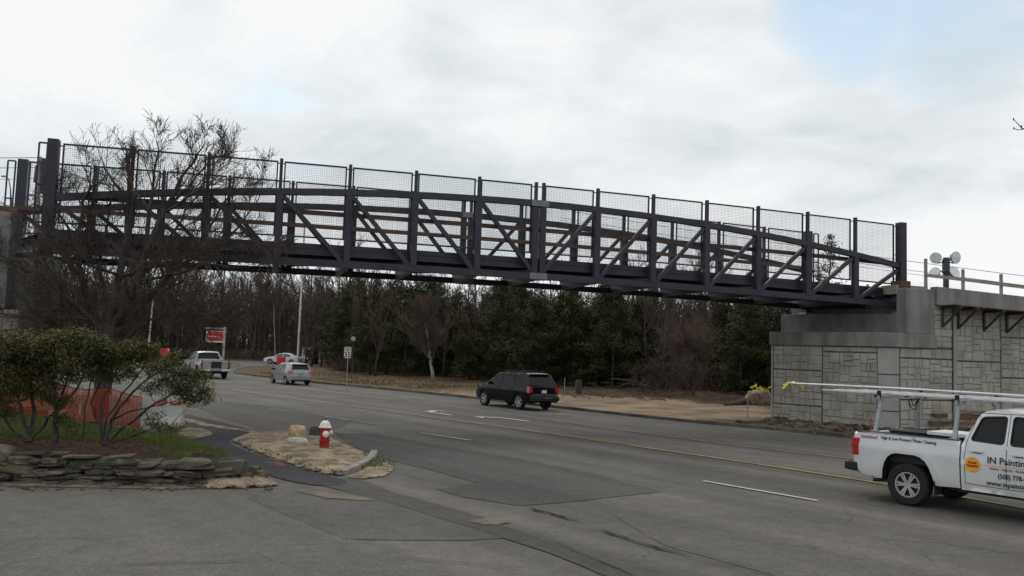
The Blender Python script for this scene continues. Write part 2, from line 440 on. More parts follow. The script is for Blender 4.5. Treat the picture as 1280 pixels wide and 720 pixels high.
# ------------------------------------------------------------------ ground, road, verges
A = {'road': asphalt('road_asphalt', (.108, .100, .089), crack=True), 'lot': asphalt('driveway_asphalt', (.108, .101, .087), streak=.07, big=.12, crack=True),
     'dark': asphalt('patch_asphalt', (.072, .067, .062), streak=.12), 'mid': asphalt('mid_patch_asphalt', (.092, .087, .078), streak=.08),
     'new': asphalt('new_asphalt', (.034, .034, .037), streak=.05, big=.25, bump=.5), 'trench': asphalt('trench_asphalt', (.072, .066, .060), streak=.1, big=.2)}
M['litter'] = mat('leaf_litter', (.125, .088, .055), .95, 0, .4, .5, second=(.055, .042, .030), world=True, bump=.6, bscale=9, speck=.3, speckscale=14)
M['sand'] = mat('sand', (.30, .235, .162), .95, 0, .2, 2.6, second=(.125, .102, .072), world=True, bump=.9, bscale=13, speck=.35, speckscale=22, lo=.36, hi=.58, detail=9)
M['thinsand'] = mat('dusty_sand', (.23, .19, .135), .95, 0, .2, 2.1, second=(.13, .118, .10), world=True, bump=.3, bscale=14, speck=.25, speckscale=40)
M['mulch'] = mat('mulch', (.085, .052, .036), .95, 0, .4, 2.5, second=(.045, .03, .022), world=True, bump=1., bscale=16, speck=.4, speckscale=30)
M['yellow'] = mat('yellow_marking', (.38, .265, .075), .8, 0, .2, 2.2, second=(.19, .155, .085), world=True, speck=.25, speckscale=40, lo=.3, hi=.6)
M['faintyellow'] = mat('worn_yellow_marking', (.30, .22, .09), .8, 0, .2, 2.2, second=(.15, .13, .095), world=True, speck=.25, speckscale=40, lo=.3, hi=.6)
M['whiteline'] = mat('white_marking', (.46, .45, .42), .8, 0, .2, 2.2, second=(.22, .21, .19), world=True, speck=.2, speckscale=40, lo=.25, hi=.5)
M['faintwhite'] = mat('worn_white_marking', (.30, .29, .27), .8, 0, .2, 1.8, second=(.14, .135, .125), world=True, speck=.2, speckscale=40, lo=.3, hi=.65)
M['tar'] = mat('crack_tar', (.03, .028, .027), .9, 0, .3, 3, world=True)
M['spray'] = mat('sprayed_paint', (.42, .12, .085), .8, 0, .2, 7, second=(.10, .05, .045), world=True, lo=.35, hi=.6)

def ragged(m, top=1.):
    nt = m.node_tree; N = nt.nodes; L = nt.links; b = N['Principled BSDF']
    a = N.new('ShaderNodeVertexColor'); a.layer_name = 'fade'; g = N.new('ShaderNodeNewGeometry')
    n = N.new('ShaderNodeTexNoise'); n.inputs['Scale'].default_value = 5.5; n.inputs['Detail'].default_value = 8; n.inputs['Roughness'].default_value = .7; L.new(g.outputs['Position'], n.inputs['Vector'])
    q = N.new('ShaderNodeMath'); q.operation = 'ADD'; L.new(a.outputs['Color'], q.inputs[0]); L.new(n.outputs['Fac'], q.inputs[1])
    mr = N.new('ShaderNodeMapRange'); mr.interpolation_type = 'SMOOTHSTEP'; mr.inputs[1].default_value = .58; mr.inputs[2].default_value = .86; mr.inputs[4].default_value = top; L.new(q.outputs[0], mr.inputs[0]); L.new(mr.outputs[0], b.inputs['Alpha'])
ragged(M['sand']); ragged(M['thinsand'], .8)
gr = MB(); gr.add([(-700, -300, -.06), (700, -300, -.06), (700, 900, -.06), (-700, 900, -.06)], [(0, 1, 2, 3)])
tag(gr.build('ground', M['litter']), kind='structure')

CURB = [Vector(p) for p in [(34, 1.8), (20, 19), (13, 27.8), (10.2, 31.2), (7.5, 33.6), (5.1, 36.3), (2.0, 40.3), (-1.6, 45.0), (-5.4, 49.3), (-9.4, 53.6), (-13.6, 57.9), (-18.2, 63.8), (-22.2, 69.2)]]
TIP = [G(293, 465), G(296, 462.5), G(306, 460), G(330, 459), G(352, 458)]
SIDE = [G(385, 456.5), G(372, 453.2), G(355, 452.3), G(287, 450.2), G(262, 449.5)]
road_poly = CURB+[Vector(p[:2]) for p in TIP+SIDE]+[Vector(p) for p in [(-62, 110), (-90, 60), (-60, 15), (-40, -12), (-25, -40), (40, -40)]]
rp = MB(); Vv, Ff = cdt(road_poly, grid=0); rp.add([(v.x, v.y, 0) for v in Vv], Ff)
tag(rp.build('road', A['road']), kind='structure')

# driveway apron in front of the camera (paler asphalt) and repair patches
W2 = lambda L_, z=0: [G(x, y, z) for x, y in L_]
sheet('driveway', [Vector((-30, -20)), Vector((-30, 15)), *[v.xy for v in W2([(0, 609), (150, 610), (300, 614), (350, 633), (430, 670), (560, 715), (640, 745)])], Vector((3, -2)), Vector((2, -20))], .004, A['lot'], wob=.04, rounds=0, step=.5)
sheet('asphalt_patch', W2([(330, 611), (420, 613), (470, 622), (581, 656), (640, 672), (580, 676), (500, 676), (432, 674), (365, 648), (308, 622)]), .008, A['mid'], wob=.03, rounds=0)
sheet('asphalt_patch', W2([(418, 541), (470, 543), (560, 559), (650, 574), (740, 592), (828, 615), (765, 622), (700, 629), (650, 633), (580, 622), (545, 612), (597, 604), (540, 588), (492, 577), (440, 560)]), .008, A['dark'], wob=.03, rounds=0)
sheet('asphalt_patch', W2([(236, 505), (300, 503), (372, 512), (440, 527), (418, 538), (330, 538), (270, 520)]), .008, A['dark'], wob=.04, rounds=0)
sheet('asphalt_patch', W2([(760, 640), (1000, 652), (1200, 700), (1200, 740), (980, 724), (830, 682)]), .006, A['road'], wob=.04, rounds=0)
sheet('trench_patch', W2([(400, 598), (450, 599), (494, 617), (600, 646), (700, 683), (800, 722), (790, 735), (690, 693), (581, 658), (469, 624), (404, 608)]), .012, A['trench'], wob=.025, rounds=0)
PATH = W2([(228, 517), (262, 525), (300, 534), (329, 541), (321, 546), (290, 548), (284, 553), (300, 562), (340, 575), (385, 589), (425, 599), (436, 604), (422, 609), (380, 606), (345, 598), (318, 588), (300, 580), (282, 573), (262, 563), (235, 553), (205, 548), (190, 530)])
sheet('asphalt_path', PATH, .016, A['new'], wob=.02, rounds=1)
# paint on the road
def stripe(name, pts, w, m, z=.02, ground=False):
    p = [Vector(q[:2]) if ground else G(*q).xy for q in pts]
    p = resample(p, .7, closed=False); l = []; r = []
    for i, a in enumerate(p):
        d = (p[min(i+1, len(p)-1)]-p[max(i-1, 0)]).normalized(); n = Vector((-d.y, d.x))
        k = w/2*(1+.12*fbm(a.x, a.y, 2, 2)); off = n*.015*fbm(a.x, a.y, .6, 6)
        l.append(a+n*k+off); r.append(a-n*k+off)
    mb = MB(); k = len(p); mb.add([(v.x, v.y, z) for v in l+r], [(i, i+k, i+k+1, i+1) for i in range(k-1)])
    return tag(mb.build(name, m, fix=False), kind='structure')
NY = [(266.7, 485), (350, 496.7), (433, 507.7), (520, 519.3), (640, 536), (780, 556.2), (920, 576.7), (1060, 598.3), (1180, 618), (1300, 640)]
stripe('yellow_line', NY, .12, M['yellow'])
ny = [G(*q).xy for q in NY]
def offs(p, d):
    o = []
    for i, a in enumerate(p):
        t = (p[min(i+1, len(p)-1)]-p[max(i-1, 0)]).normalized(); o.append(a+Vector((-t.y, t.x))*d)
    return o
fine = resample(offs(ny, .24), .6, closed=False)
i = 3
while i+6 < len(fine):
    stripe('yellow_dash', [tuple(q) for q in fine[i:i+6]], .11, M['faintyellow'], ground=True); i += 20
FY = [(560, 508), (669.4, 523), (735, 532.5), (830, 545.2), (923, 557.9), (1060, 573.6), (1180, 592)]
stripe('yellow_line', FY, .10, M['faintyellow'])
stripe('yellow_line', [(330, 478), (400, 486), (480, 496), (560, 508)], .10, M['faintyellow'])
for a, b in (((880, 602), (1022, 627)), ((527, 542), (588, 551))): stripe('lane_dash', [a, b], .11, M['whiteline'])
for a, b in (((335, 511), (370, 516)), ((690, 518), (728, 522.5)), ((978, 552.5), (1022, 558)), ((930, 546.5), (956, 549.5)), ((455, 500), (480, 503)), ((388, 518), (470, 531))): stripe('lane_dash', [a, b], .10, M['faintwhite'])
stripe('stop_line', [(262, 477), (290, 479.5)], .45, M['faintwhite'])
def arrow(px, py, flip):
    c = G(px, py).xy; d = Vector((-.63, .777)); n = Vector((d.y, -d.x))*flip
    P = lambda a, b: c+d*a+n*b
    mb = MB()
    for poly in ([P(-1.3, -.1), P(-1.3, .1), P(.25, .1), P(.25, -.1)], [P(.25, -.1), P(.25, .1), P(.62, .62), P(.78, .50), P(.55, -.1)], [P(.42, .88), P(1.12, .78), P(.86, .18)]):
        mb.add([(q.x, q.y, .02) for q in poly], [tuple(range(len(poly)))])
    tag(mb.build('turn_arrow', M['whiteline'], fix=False), kind='structure')
arrow(542, 516.3, 1); arrow(634, 523.6, -1)
# cracks
def crack(pts, w, wob=.05, ground=False, z=.026):
    p = resample([G(*q).xy for q in pts], .12, closed=False); l = []; r = []
    for i, a in enumerate(p):
        d = (p[min(i+1, len(p)-1)]-p[max(i-1, 0)]).normalized(); n = Vector((-d.y, d.x))
        a = a+n*wob*(fbm(a.x, a.y, 1.1, 5)+.7*fbm(a.x, a.y, 7, 2)); k = w*max(.06, .5+1.3*fbm(a.x, a.y, 1.7, 8))
        l.append(a+n*k/2); r.append(a-n*k/2)
    mb = MB(); k = len(p); mb.add([(v.x, v.y, z) for v in l+r], [(i, i+k, i+k+1, i+1) for i in range(k-1)])
    tag(mb.build('road_crack', M['tar'], fix=False), kind='structure')
crack([(655, 634), (700, 647), (800, 680), (880, 702), (970, 722)], .045); crack([(660, 636), (720, 652)], .05, .09)
crack([(494, 593), (520, 599), (546, 605)], .045); crack([(-20, 710), (120, 709), (250, 704), (350, 702)], .02)
crack([(700, 588), (728, 586), (756, 589)], .07, .12); crack([(1000, 684), (1022, 687)], .05)
crack([(948, 550), (990, 553), (1050, 560)], .06, .1); crack([(640, 655), (720, 690), (800, 724)], .014, .03)
crack([(800, 610), (1000, 640), (1280, 690)], .012, .1); crack([(420, 690), (520, 700), (640, 712)], .015)
crack([(860, 570), (960, 590), (1100, 606)], .016, .15)
# sprayed utility mark on the path
sp = MB()
for k in range(7):
    c = G(352+rnd.uniform(-9, 9), 583+rnd.uniform(-3.5, 3.5)).xy; a = rnd.uniform(-.6, .6)
    d = Vector((math.cos(a), math.sin(a))); n = Vector((-d.y, d.x)); l_, w_ = rnd.uniform(.08, .26), rnd.uniform(.02, .05)
    q = [c-d*l_-n*w_, c+d*l_-n*w_, c+d*l_+n*w_, c-d*l_+n*w_]; sp.add([(v.x, v.y, .024+.0004*k) for v in q], [(0, 1, 2, 3)])
tag(sp.build('sprayed_mark', M['spray'], fix=False), kind='structure')

# sand island round the hydrant, other sand
island = W2([(283, 551), (296, 546.5), (320, 545), (333, 541.5), (372, 543), (420, 551), (458, 567), (470, 574), (462, 583), (440, 594), (415, 597), (380, 588), (345, 576), (308, 563)])
mound('sand_island', [v.xy for v in island], .12, M['sand'], .02, grid=.10, rough=.05, rim=.4, wob=.11, seed=2.2)
mound('sand_spill', [v.xy for v in W2([(426, 598), (448, 590), (468, 576), (477, 573), (494, 583), (497, 590), (480, 597), (450, 601)])], .03, M['sand'], .018, grid=.12, rough=.02, rim=.3, seed=5.)
mound('sand_spill', [v.xy for v in W2([(205, 545), (228, 535), (250, 536), (268, 540), (271, 545), (255, 549), (225, 551)])], .06, M['sand'], .02, grid=.15, rough=.02, rim=.4, seed=6.)
mound('sand_spill', [v.xy for v in W2([(228, 520), (255, 529), (290, 535), (333, 541), (322, 543), (285, 538), (250, 533), (225, 527)])], .03, M['sand'], .02, grid=.18, rough=.02, rim=.3, seed=7.)
mound('sand_spill', [v.xy for v in W2([(236, 607), (260, 600), (300, 593), (322, 594), (350, 603), (350, 609), (310, 612), (250, 612)])], .10, M['sand'], .016, grid=.09, rough=.035, rim=.3, seed=8.)
mound('sand_spill', [v.xy for v in W2([(0, 603), (60, 604), (160, 606), (250, 606), (250, 613), (160, 612), (60, 610), (0, 609)])], .012, M['thinsand'], .014, grid=.13, rough=.012, rim=.15, seed=9.)
mound('sand_dust', [v.xy for v in W2([(355, 611), (405, 614), (455, 622), (490, 629), (430, 627), (390, 623)])], .004, M['thinsand'], .02, grid=.12, rough=.004, rim=.4, seed=11.)
mound('sand_dust', [v.xy for v in W2([(575, 652), (635, 645), (650, 655), (605, 661)])], .004, M['thinsand'], .022, grid=.12, rough=.004, rim=.4, seed=12.)
# kerb pieces at the island
for a, b in (((428, 594), (447, 586)), ((448, 585.4), (462, 577.5)), ((462.8, 576.6), (468, 568.5))):
    p, q = G(*a), G(*b); mb = MB(); mb.bar(p+Vector((0, 0, .04)), q+Vector((0, 0, .05)), .17, .13); tag(mb.build('kerb', M['kerbm'], bevel=.02), kind='structure')

# verge on the far side: sandy strip by the kerb, dry grass to the left, leaf litter under the trees
def verge():
    P = [q.copy() for q in CURB]+[Vector(q[:2]) for q in TIP]
    back = [(-12, 105), (0, 120), (40, 120), (80, 80), (80, 20), (60, -20)]
    poly = resample(P+[G(385, 456.5).xy]+[Vector(b) for b in back], 1.0)
    V, Fc = cdt(poly, grid=1.3, jitter=.3)
    near = []
    line = P
    def dl(p):
        best = 1e9; p = Vector(p[:2])
        for i in range(len(line)-1):
            a, b = line[i], line[i+1]; ab = b-a; t = max(0, min(1, (p-a).dot(ab)/ab.length_squared)); best = min(best, (a+ab*t-p).length)
        return best
    vs = []; cols = []
    for v in V:
        d = dl(v); z = .10+min(d, 25)*.012+min(1, d/2)*.10*fbm(v.x, v.y, .35, 3)+min(1, d/2)*.05*fbm(v.x, v.y, 1.2, 7)
        vs.append((v.x, v.y, z))
        along = v.dot(Vector((-.63, .777)))      # 0..~65, larger = farther left
        wd = 7.6+3.*fbm(v.x, v.y, .15, 4) if along < 30 else 8+3.*fbm(v.x, v.y, .15, 4)
        sand = 1/(1+math.exp((d-wd)/.8))*(1/(1+math.exp((along-40)/3.)))
        if along > 18: sand = max(sand, 0)
        dirt = max(1/(1+math.exp(abs(d-.5)/.35-2.2))*(1/(1+math.exp((along-22)/1.5))), 1/(1+math.exp((along-20.5)/.4)))    # dark soil by the wall
        grassy = 1/(1+math.exp((d-9)/1.5))*(1/(1+math.exp(-(along-39)/3.)))
        cols.append((sand*(1-dirt), grassy, dirt, 1))
    me = bpy.data.meshes.new('verge'); me.from_pydata(vs, [], Fc); me.update()
    ca = me.color_attributes.new('zone', 'FLOAT_COLOR', 'POINT')
    for i, c in enumerate(cols): ca.data[i].color = c
    m = bpy.data.materials.new('verge_soil'); m.use_nodes = True; nt = m.node_tree; N = nt.nodes; L = nt.links; b = N['Principled BSDF']; b.inputs['Roughness'].default_value = .95; b.inputs['Specular IOR Level'].default_value = .1
    g = N.new('ShaderNodeNewGeometry'); at_ = N.new('ShaderNodeVertexColor'); at_.layer_name = 'zone'
    se = N.new('ShaderNodeSeparateColor'); L.new(at_.outputs['Color'], se.inputs[0])
    def nz(scale, det):
        n = N.new('ShaderNodeTexNoise'); n.inputs['Scale'].default_value = scale; n.inputs['Detail'].default_value = det; L.new(g.outputs['Position'], n.inputs['Vector']); return n.outputs['Fac']
    def two(f, a, c, lo=.35, hi=.65):
        r = N.new('ShaderNodeValToRGB'); e = r.color_ramp.elements; e[0].position = lo; e[1].position = hi; e[0].color = (*a, 1); e[1].color = (*c, 1); L.new(f, r.inputs[0]); return r.outputs[0]
    def mix(f, a, c):
        x = N.new('ShaderNodeMix'); x.data_type = 'RGBA'; L.new(f, x.inputs[0]); L.new(a, x.inputs[6]); L.new(c, x.inputs[7]); return x.outputs[2]
    n1, n2 = nz(.5, 6), nz(3, 6)
    def thr(src):    # ragged edge between zones
        a = N.new('ShaderNodeMath'); a.operation = 'MULTIPLY_ADD'; L.new(n2, a.inputs[0]); a.inputs[1].default_value = .9; L.new(src, a.inputs[2])
        r = N.new('ShaderNodeMapRange'); r.inputs[1].default_value = .82; r.inputs[2].default_value = 1.08; L.new(a.outputs[0], r.inputs[0]); return r.outputs[0]
    col = two(n1, (.05, .038, .027), (.115, .082, .052))
    col = mix(thr(se.outputs[1]), col, two(n2, (.08, .06, .034), (.145, .108, .058)))
    col = mix(thr(se.outputs[0]), col, two(n1, (.14, .108, .075), (.27, .205, .14), .36, .6))
    col = mix(thr(se.outputs[2]), col, two(n2, (.055, .045, .035), (.13, .10, .07)))
    L.new(col, b.inputs['Base Color'])
    bp = N.new('ShaderNodeBump'); bp.inputs['Strength'].default_value = .6; bp.inputs['Distance'].default_value = .05; L.new(nz(5, 6), bp.inputs['Height']); L.new(bp.outputs[0], b.inputs['Normal'])
    tag(link('verge', me, m, smooth=180), kind='structure')
    # kerb along the far side
    pl = resample(P, 1.2, closed=False); mb = MB()
    for i in range(len(pl)-1):
        a, c = pl[i], pl[i+1]; z = .055+.02*fbm(a.x, a.y, .8, 2)
        mb.bar((a.x, a.y, z), (c.x, c.y, z+.004), .16, .13)
    tag(mb.build('kerb', M['kerbd']), kind='structure')
verge()
sheet('grass_patch', W2([(283, 459.5), (287, 453), (298, 453.5), (301, 457.5), (294, 460)]), .02, mat('verge_turf', (.085, .085, .04), .95, 0, .4, 1.2, world=True), wob=.3, rounds=1)

# ------------------------------------------------------------------ footbridge
ANG = R(16.5); BAX = Vector((math.cos(ANG), math.sin(ANG), 0)); BPER = Vector((-BAX.y, BAX.x, 0))
B0 = Vector((-13.2, 24.2, 0))-BAX*.28
BL, NB, BW, SK = 29.85, 14, 3.6, 1.65
BAY = BL/NB
def zt(s): return 8.29+.0174*s-.000796*s*s
def footbridge():
    root = thing('footbridge', 'dark purple brown steel truss footbridge with wire mesh fences spanning the road', 'footbridge', B0, ANG)
    st = M['steel']
    def P(side, s, dz, dy=0.):      # side 0 near, 1 far; dz relative to the post tops
        return Vector((s-SK*side, BW*side+dy, zt(s)+dz))
    for side in (0, 1):
        inn = 1 if side == 0 else -1
        ch = lambda s: -.63-.97*((s-BL/2)/(BL/2))**2
        # chords
        for nm, dzf, w, h in (('top_chord', lambda s: ch(s)-.10, .2, .2), ('bottom_chord', lambda s: -3.22, .2, .21)):
            mb = MB(); k = 29
            for i in range(k-1):
                s0, s1 = BL*i/(k-1), BL*(i+1)/(k-1)
                mb.bar(P(side, s0, dzf(s0)), P(side, s1, dzf(s1)), w, h)
            mb.build(nm, st, root)
        for i in range(NB+1):
            s = i*BAY; end = i in (0, NB)
            if end:
                mb = MB(); mb.bar(P(side, s, -3.46), P(side, s, .02), .30, .30, up=(1, 0, 0)); mb.build('end_post', st, root, bevel=.015)
                mb = MB(); mb.box(P(side, s, -3.50), (.5, .5, .07)); mb.build('bearing_plate', M['galv'], root)
            else:
                xs = (s-.135, s+.135) if i == NB//2 else (s,)
                for x in xs:
                    mb = MB(); mb.bar(P(side, x, -3.16), P(side, x, ch(s)-.2), .225, .2, up=(1, 0, 0))
                    mb.bar(P(side, x, ch(s)), P(side, x, 0.), .13, .1, up=(1, 0, 0))
                    mb.build('truss_post', st, root, bevel=.008)
            if i == NB//2:
                for dz in (ch(s)-.1, -3.22):
                    mb = MB()
                    for q in (-1, 1): mb.box(P(side, s, dz, q*.125), (.62, .03, .21 if dz > -2 else .22))
                    mb.build('splice_plate', M['plategrey'], root)
        for i in range(NB):
            s0, s1 = i*BAY, (i+1)*BAY
            if i < NB//2: a, b = P(side, s0+.1, ch(s0)-.22), P(side, s1-.14, -3.12)
            else: a, b = P(side, s1-.1, ch(s1)-.22), P(side, s0+.14, -3.12)
            mb = MB(); mb.bar(a, b, .13, .13); mb.build('diagonal', st, root)
            # fence panel: frame and square wire mesh
            x0, x1 = s0+(.23 if i in (0,) else .115), s1-(.23 if i == NB-1 else .115)
            if i == 7: x0 += .14
            if i == 6: x1 -= .14
            dy = .15*inn; mb = MB(); lo, hi = -2.40, -.07
            c00, c10, c11, c01 = P(side, x0, lo, dy), P(side, x1, lo, dy), P(side, x1, hi, dy), P(side, x0, hi, dy)
            ex = Vector((.022, 0, 0))
            for a, b in ((c00, c10), (c01, c11)): mb.bar(a-ex, b+ex, .045, .05)
            for a, b in ((c00, c01), (c10, c11)): mb.bar(a, b, .05, .045, up=(1, 0, 0))
            for zz in (-.13, -1.25, -2.2):
                mb.bar(P(side, s0, zz, dy*.5), P(side, x0, zz, dy), .03, .03); mb.bar(P(side, s1, zz, dy*.5), P(side, x1, zz, dy), .03, .03)
            mb.build('fence_panel', st, root)
            wm = MB(); pt = .056; n = int((x1-x0)/pt)
            for k in range(1, n):
                x = x0+(x1-x0)*k/n; wm.bar(P(side, x, lo, dy), P(side, x, hi, dy), .0052, .0052, up=(1, 0, 0), caps=False)
            n = int((hi-lo)/pt)
            for k in range(1, n):
                z = lo+(hi-lo)*k/n; wm.bar(P(side, x0, z, dy), P(side, x1, z, dy), .0052, .0052, caps=False)
            wm.build('wire_mesh', M['wire'], root, fix=False)
            # brackets in the gap
        for i in (0, NB):        # narrow end returns
            s = i*BAY; sg = -1 if i == 0 else 1; mb = MB(); dy = .15*inn
            if side == 0 and i == NB: sg = 0
            if sg:
                xa, xb = s+sg*.2, s+sg*.42
                for x in (xa, xb): mb.bar(P(side, x, -2.4, dy), P(side, x, -.07, dy), .045, .045, up=(1, 0, 0))
                for z in (-.07, -1.3, -2.4): mb.bar(P(side, xa, z, dy), P(side, xb, z, dy), .045, .045)
                mb.build('fence_return', st, root)
        # timber rub rail on the inside
        mb = MB()
        for i in range(NB): mb.bar(P(side, i*BAY+.006, -1.60, .22*inn), P(side, (i+1)*BAY-.006, -1.60, .22*inn), .04, .15)
        mb.build('rub_rail', M['plank'], root)
        # edge channel of the deck
        mb = MB(); k = 15
        for i in range(k-1):
            s0, s1 = BL*i/(k-1), BL*(i+1)/(k-1)
            mb.bar(P(side, s0, -2.76, .30*inn), P(side, s1, -2.76, .30*inn), .06, .36)
            mb.bar(P(side, s0, -2.72, .258*inn), P(side, s1, -2.72, .258*inn), .02, .03)
        mb.build('edge_channel', st, root)
    # deck, floor beams, stringers
    mb = MB(); k = 15
    yy = (.34/BW, 1-.34/BW)
    rows = []
    for i in range(k):
        s = BL*i/(k-1)
        for z in (-2.62, -2.80):
            for t in yy: mb.v.append((s-SK*t, BW*t, zt(s)+z))
    for i in range(k-1):
        a = i*4; b = a+4
        for f in ((a, a+1, b+1, b), (a+3, a+2, b+2, b+3), (a+2, a, b, b+2), (a+1, a+3, b+3, b+1)): mb.f.append(f); mb.m.append(0)
    mb.build('deck', M['deckm'], root)
    for i in range(NB+1):
        s = i*BAY; mb = MB()
        a = P(0, s, -3.17, .11); b = P(1, s, -3.17, -.11) if i in (0, NB) else P(0, s, -3.17, BW-.11)
        mb.bar(a, b, .10, .28); mb.bar(a+Vector((0, 0, -.15)), b+Vector((0, 0, -.15)), .20, .02); mb.bar(a+Vector((0, 0, .15)), b+Vector((0, 0, .15)), .20, .02)
        mb.build('floor_beam', st, root)
    mb = MB()
    for t in (.3, .5, .7):
        for i in range(NB):
            s0, s1 = i*BAY, (i+1)*BAY
            mb.bar((s0-SK*t, BW*t, zt(s0)-2.9), (s1-SK*t, BW*t, zt(s1)-2.9), .1, .18)
    mb.build('stringer', st, root)
    mb = MB()
    for i in range(NB):
        a, b = (0, 1) if i % 2 else (1, 0)
        mb.bar(P(a, i*BAY, -3.03, .1 if a == 0 else -.1), P(b, (i+1)*BAY, -3.03, .1 if b == 0 else -.1), .08, .08)
    mb.build('wind_bracing', st, root)
footbridge()
def bw(s, y, z): return B0+BAX*s+BPER*y+Vector((0, 0, z))

# ------------------------------------------------------------------ abutments
WD = Vector((.63, -.777, 0)).normalized()      # front face of the abutment, parallel to the road
WN = Vector((WD.y, -WD.x, 0))                  # out of the wall, towards the road
WL = Vector((10.8, 34.5, 0)); CORN = Vector((13.86, 30.73, 0))
RN = -BPER                                     # outward from the approach wall
def ashlar(mb, o, u, n, w, h, seed, proud=.035):
    """random coursed blocks standing proud of a dark joint, on a face with origin o, axes u and z, outward n"""
    rr = random.Random(seed); Z = Vector((0, 0, 1)); rect = [(0, 0, w, h)]; done = []
    while rect:
        x, z, a, b = rect.pop()
        if a*b < .10 or (a < .62 and b < .42 and rr.random() < .55): done.append((x, z, a, b)); continue
        if a < .34 and b < .24: done.append((x, z, a, b)); continue
        if (a > b*1.25) if rr.random() < .8 else (a > b):
            c = a*rr.uniform(.32, .68); rect += [(x, z, c, b), (x+c, z, a-c, b)]
        else:
            c = b*rr.uniform(.35, .65); rect += [(x, z, a, c), (x, z+c, a, b-c)]
    for x, z, a, b in done:
        g = .008; ch = .018; p = proud*rr.uniform(.35, 1.25)
        f = lambda xx, zz, d: o+u*xx+Z*zz+n*d
        x0, x1, z0, z1 = x+g, x+a-g, z+g, z+b-g
        A_ = [f(x0, z0, 0), f(x1, z0, 0), f(x1, z1, 0), f(x0, z1, 0)]
        Bq = [f(x0+ch, z0+ch, p*rr.uniform(.8, 1.2)), f(x1-ch, z0+ch, p*rr.uniform(.8, 1.2)), f(x1-ch, z1-ch, p*rr.uniform(.8, 1.2)), f(x0+ch, z1-ch, p*rr.uniform(.8, 1.2))]
        mb.add(A_+Bq, [(4, 5, 6, 7), (0, 1, 5, 4), (1, 2, 6, 5), (2, 3, 7, 6), (3, 0, 4, 7)])
def facing(root, o, u, n, s0, s1, z0, z1, seed):
    g = .02; mb = MB()
    q0 = o+u*(s0+g)+n*.003; ww, zz0, zz1 = s1-s0-2*g, Vector((0, 0, z0+g)), Vector((0, 0, z1-g)); mb.add([q0+zz0, q0+u*ww+zz0, q0+u*ww+zz1, q0+zz1], [(0, 1, 2, 3)], 1)
    ashlar(mb, o+u*(s0+g)+Vector((0, 0, z0+g))+n*.004, u, n, s1-s0-2*g, z1-z0-2*g, seed)
    mb.build('facing_panel', [M['block'], M['mortar']], root, fix=False)
def slab(mb, o, u, n, s0, s1, z0, z1, t, front=0., mi=0):
    """box on a wall line: from s0 to s1 along u, front face at `front` outward, thickness t backward"""
    p = [o+u*s0+n*front, o+u*s1+n*front, o+u*s1+n*(front-t), o+u*s0+n*(front-t)]
    mb.prism([q+Vector((0, 0, z0)) for q in p], (0, 0, z1-z0), mi)
